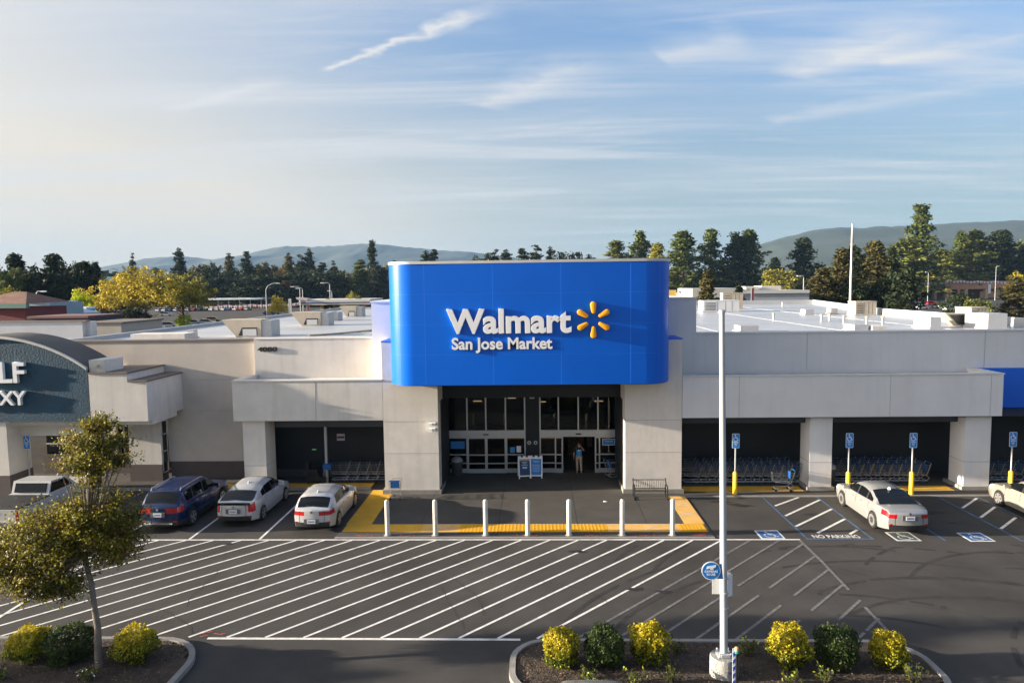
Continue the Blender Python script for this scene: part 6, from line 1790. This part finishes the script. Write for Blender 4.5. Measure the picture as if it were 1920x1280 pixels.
# far parked cars: one shell of each colour, copied
def far_car_mesh(col, nm):
    m = MB()
    m.prism([(-2.2,.3),(2.2,.3),(2.25,.75),(1.3,.92),(-2.1,.98),(-2.25,.7)],(-.88,.88),'y',0)
    m.prism([(-2.0,.95),(1.25,.92),(.55,1.42),(-1.3,1.46)],(-.74,.74),'y',1)
    m.prism([(-1.35,1.44),(.6,1.40),(.5,1.47),(-1.2,1.50)],(-.70,.70),'y',0)
    for x in (-1.35,1.35):
        m.tube([(x,-.9,.33),(x,.9,.33)],.33,10,mi=2)
    return m.mesh('far_car', [paint(nm,col,.2),CGL,RUB], smooth=30)
FC = {'white':far_car_mesh((.70,.69,.66),'far_white'),'silver':far_car_mesh((.42,.42,.42),'far_silver'),'red':far_car_mesh((.45,.02,.03),'far_red'),'dark':far_car_mesh((.02,.022,.03),'far_dark'),'blue':far_car_mesh((.03,.07,.28),'far_blue'),'tan':far_car_mesh((.38,.28,.16),'far_tan')}
def far_car(px, py, c, rz, label, group):
    x,y,_ = gr(px,py,0); o = part('parked_car', FC[c]); o.location = (x,y,0); o.rotation_euler = (0,0,rz); tag(o,label,'car',group)
rr = random.Random(4); cc = ['white','silver','dark','red','white','dark','silver','blue','white','red']
for i in range(22):
    c = cc[(i*7+i//3)%10]; far_car(318+i*8.6, 576.5-.15*i, c, 1.57, f'{c} car, number {i+1} from left in the far back row under pennants', 'cars in the far left lot, back row')
for i in range(16):
    c = cc[(i*3+1)%10]; far_car(300+i*11, 584-.15*i, c, 1.45, f'{c} car, number {i+1} from left in the far left lot front row', 'cars in the far left lot, front row')
for px,py,c,lab in ((250,624,'red','bright red car just past the left roof edge'),(293,611,'white','white car first of the sloping line along the roof edge'),(292,618,'white','white car nearest the roof edge in the sloping line'),(318,614,'white','white car third in the sloping line along the roof edge'),(343,611,'white','white car fourth in the sloping line along the roof edge'),(365,609,'silver','silver car fifth in the sloping line along the roof edge'),(388,608,'white','white car last in the sloping line along the roof edge'),
    (400,603,'tan','dark tan car beside the curb in the middle of the far lot'),(505,590,'blue','blue white car behind the second vent hood'),(312,592,'white','white suv under the right golden tree'),(515,581,'white','white van left of the gas station forecourt'),(170,596,'white','white car roof at the left of the lime tree'),(178,598,'tan','tan car next to the white roof at the lime tree'),(205,607,'silver','pale car above the beige block'),(162,608,'white','white car at the corner of the white parapet')):
    far_car(px,py,c,.2,lab,'scattered cars in the far left lot')
for px,py,c,lab in ((1728,580,'white','white suv at the left of the right hand far lot'),(1752,578,'dark','dark car beside the white suv in the right far lot'),(1771,578,'white','white car third in the right far lot'),(1745,572,'red','red car behind the white suv in the right far lot'),(1790,577,'blue','blue car left of the dark bush in the right far lot'),(1782,582,'white','white roof low in the right far lot'),(1832,574,'white','white car right of the dark bush in the right far lot'),(1820,572,'red','red car right of the dark bush in the right far lot'),(1880,600,'dark','dark jeep behind the right end of the parapet'),(1912,602,'silver','silver car behind the right end of the parapet'),(1915,592,'white','white pickup roof at the right edge')):
    far_car(px,py,c,.3,lab,'cars in the far right lot')

# ------------------------------------------------------------------ air: thin even haze over the whole place
hz_ = MB(); hz_.box(-5600,5600,-150,5900,-1.5,400)
ho = hz_.build('haze', mat('haze_air',(1,1,1)))
hm_ = bpy.data.materials['haze_air']; t = hm_.node_tree; t.nodes.clear()
oo = t.nodes.new('ShaderNodeOutputMaterial'); pv_ = t.nodes.new('ShaderNodeVolumePrincipled')
pv_.inputs['Color'].default_value = (.21,.355,.55,1); pv_.inputs['Density'].default_value = 0.9e-4; pv_.inputs['Anisotropy'].default_value = 0.0
t.links.new(pv_.outputs[0], oo.inputs['Volume'])
ho['kind'] = 'stuff'
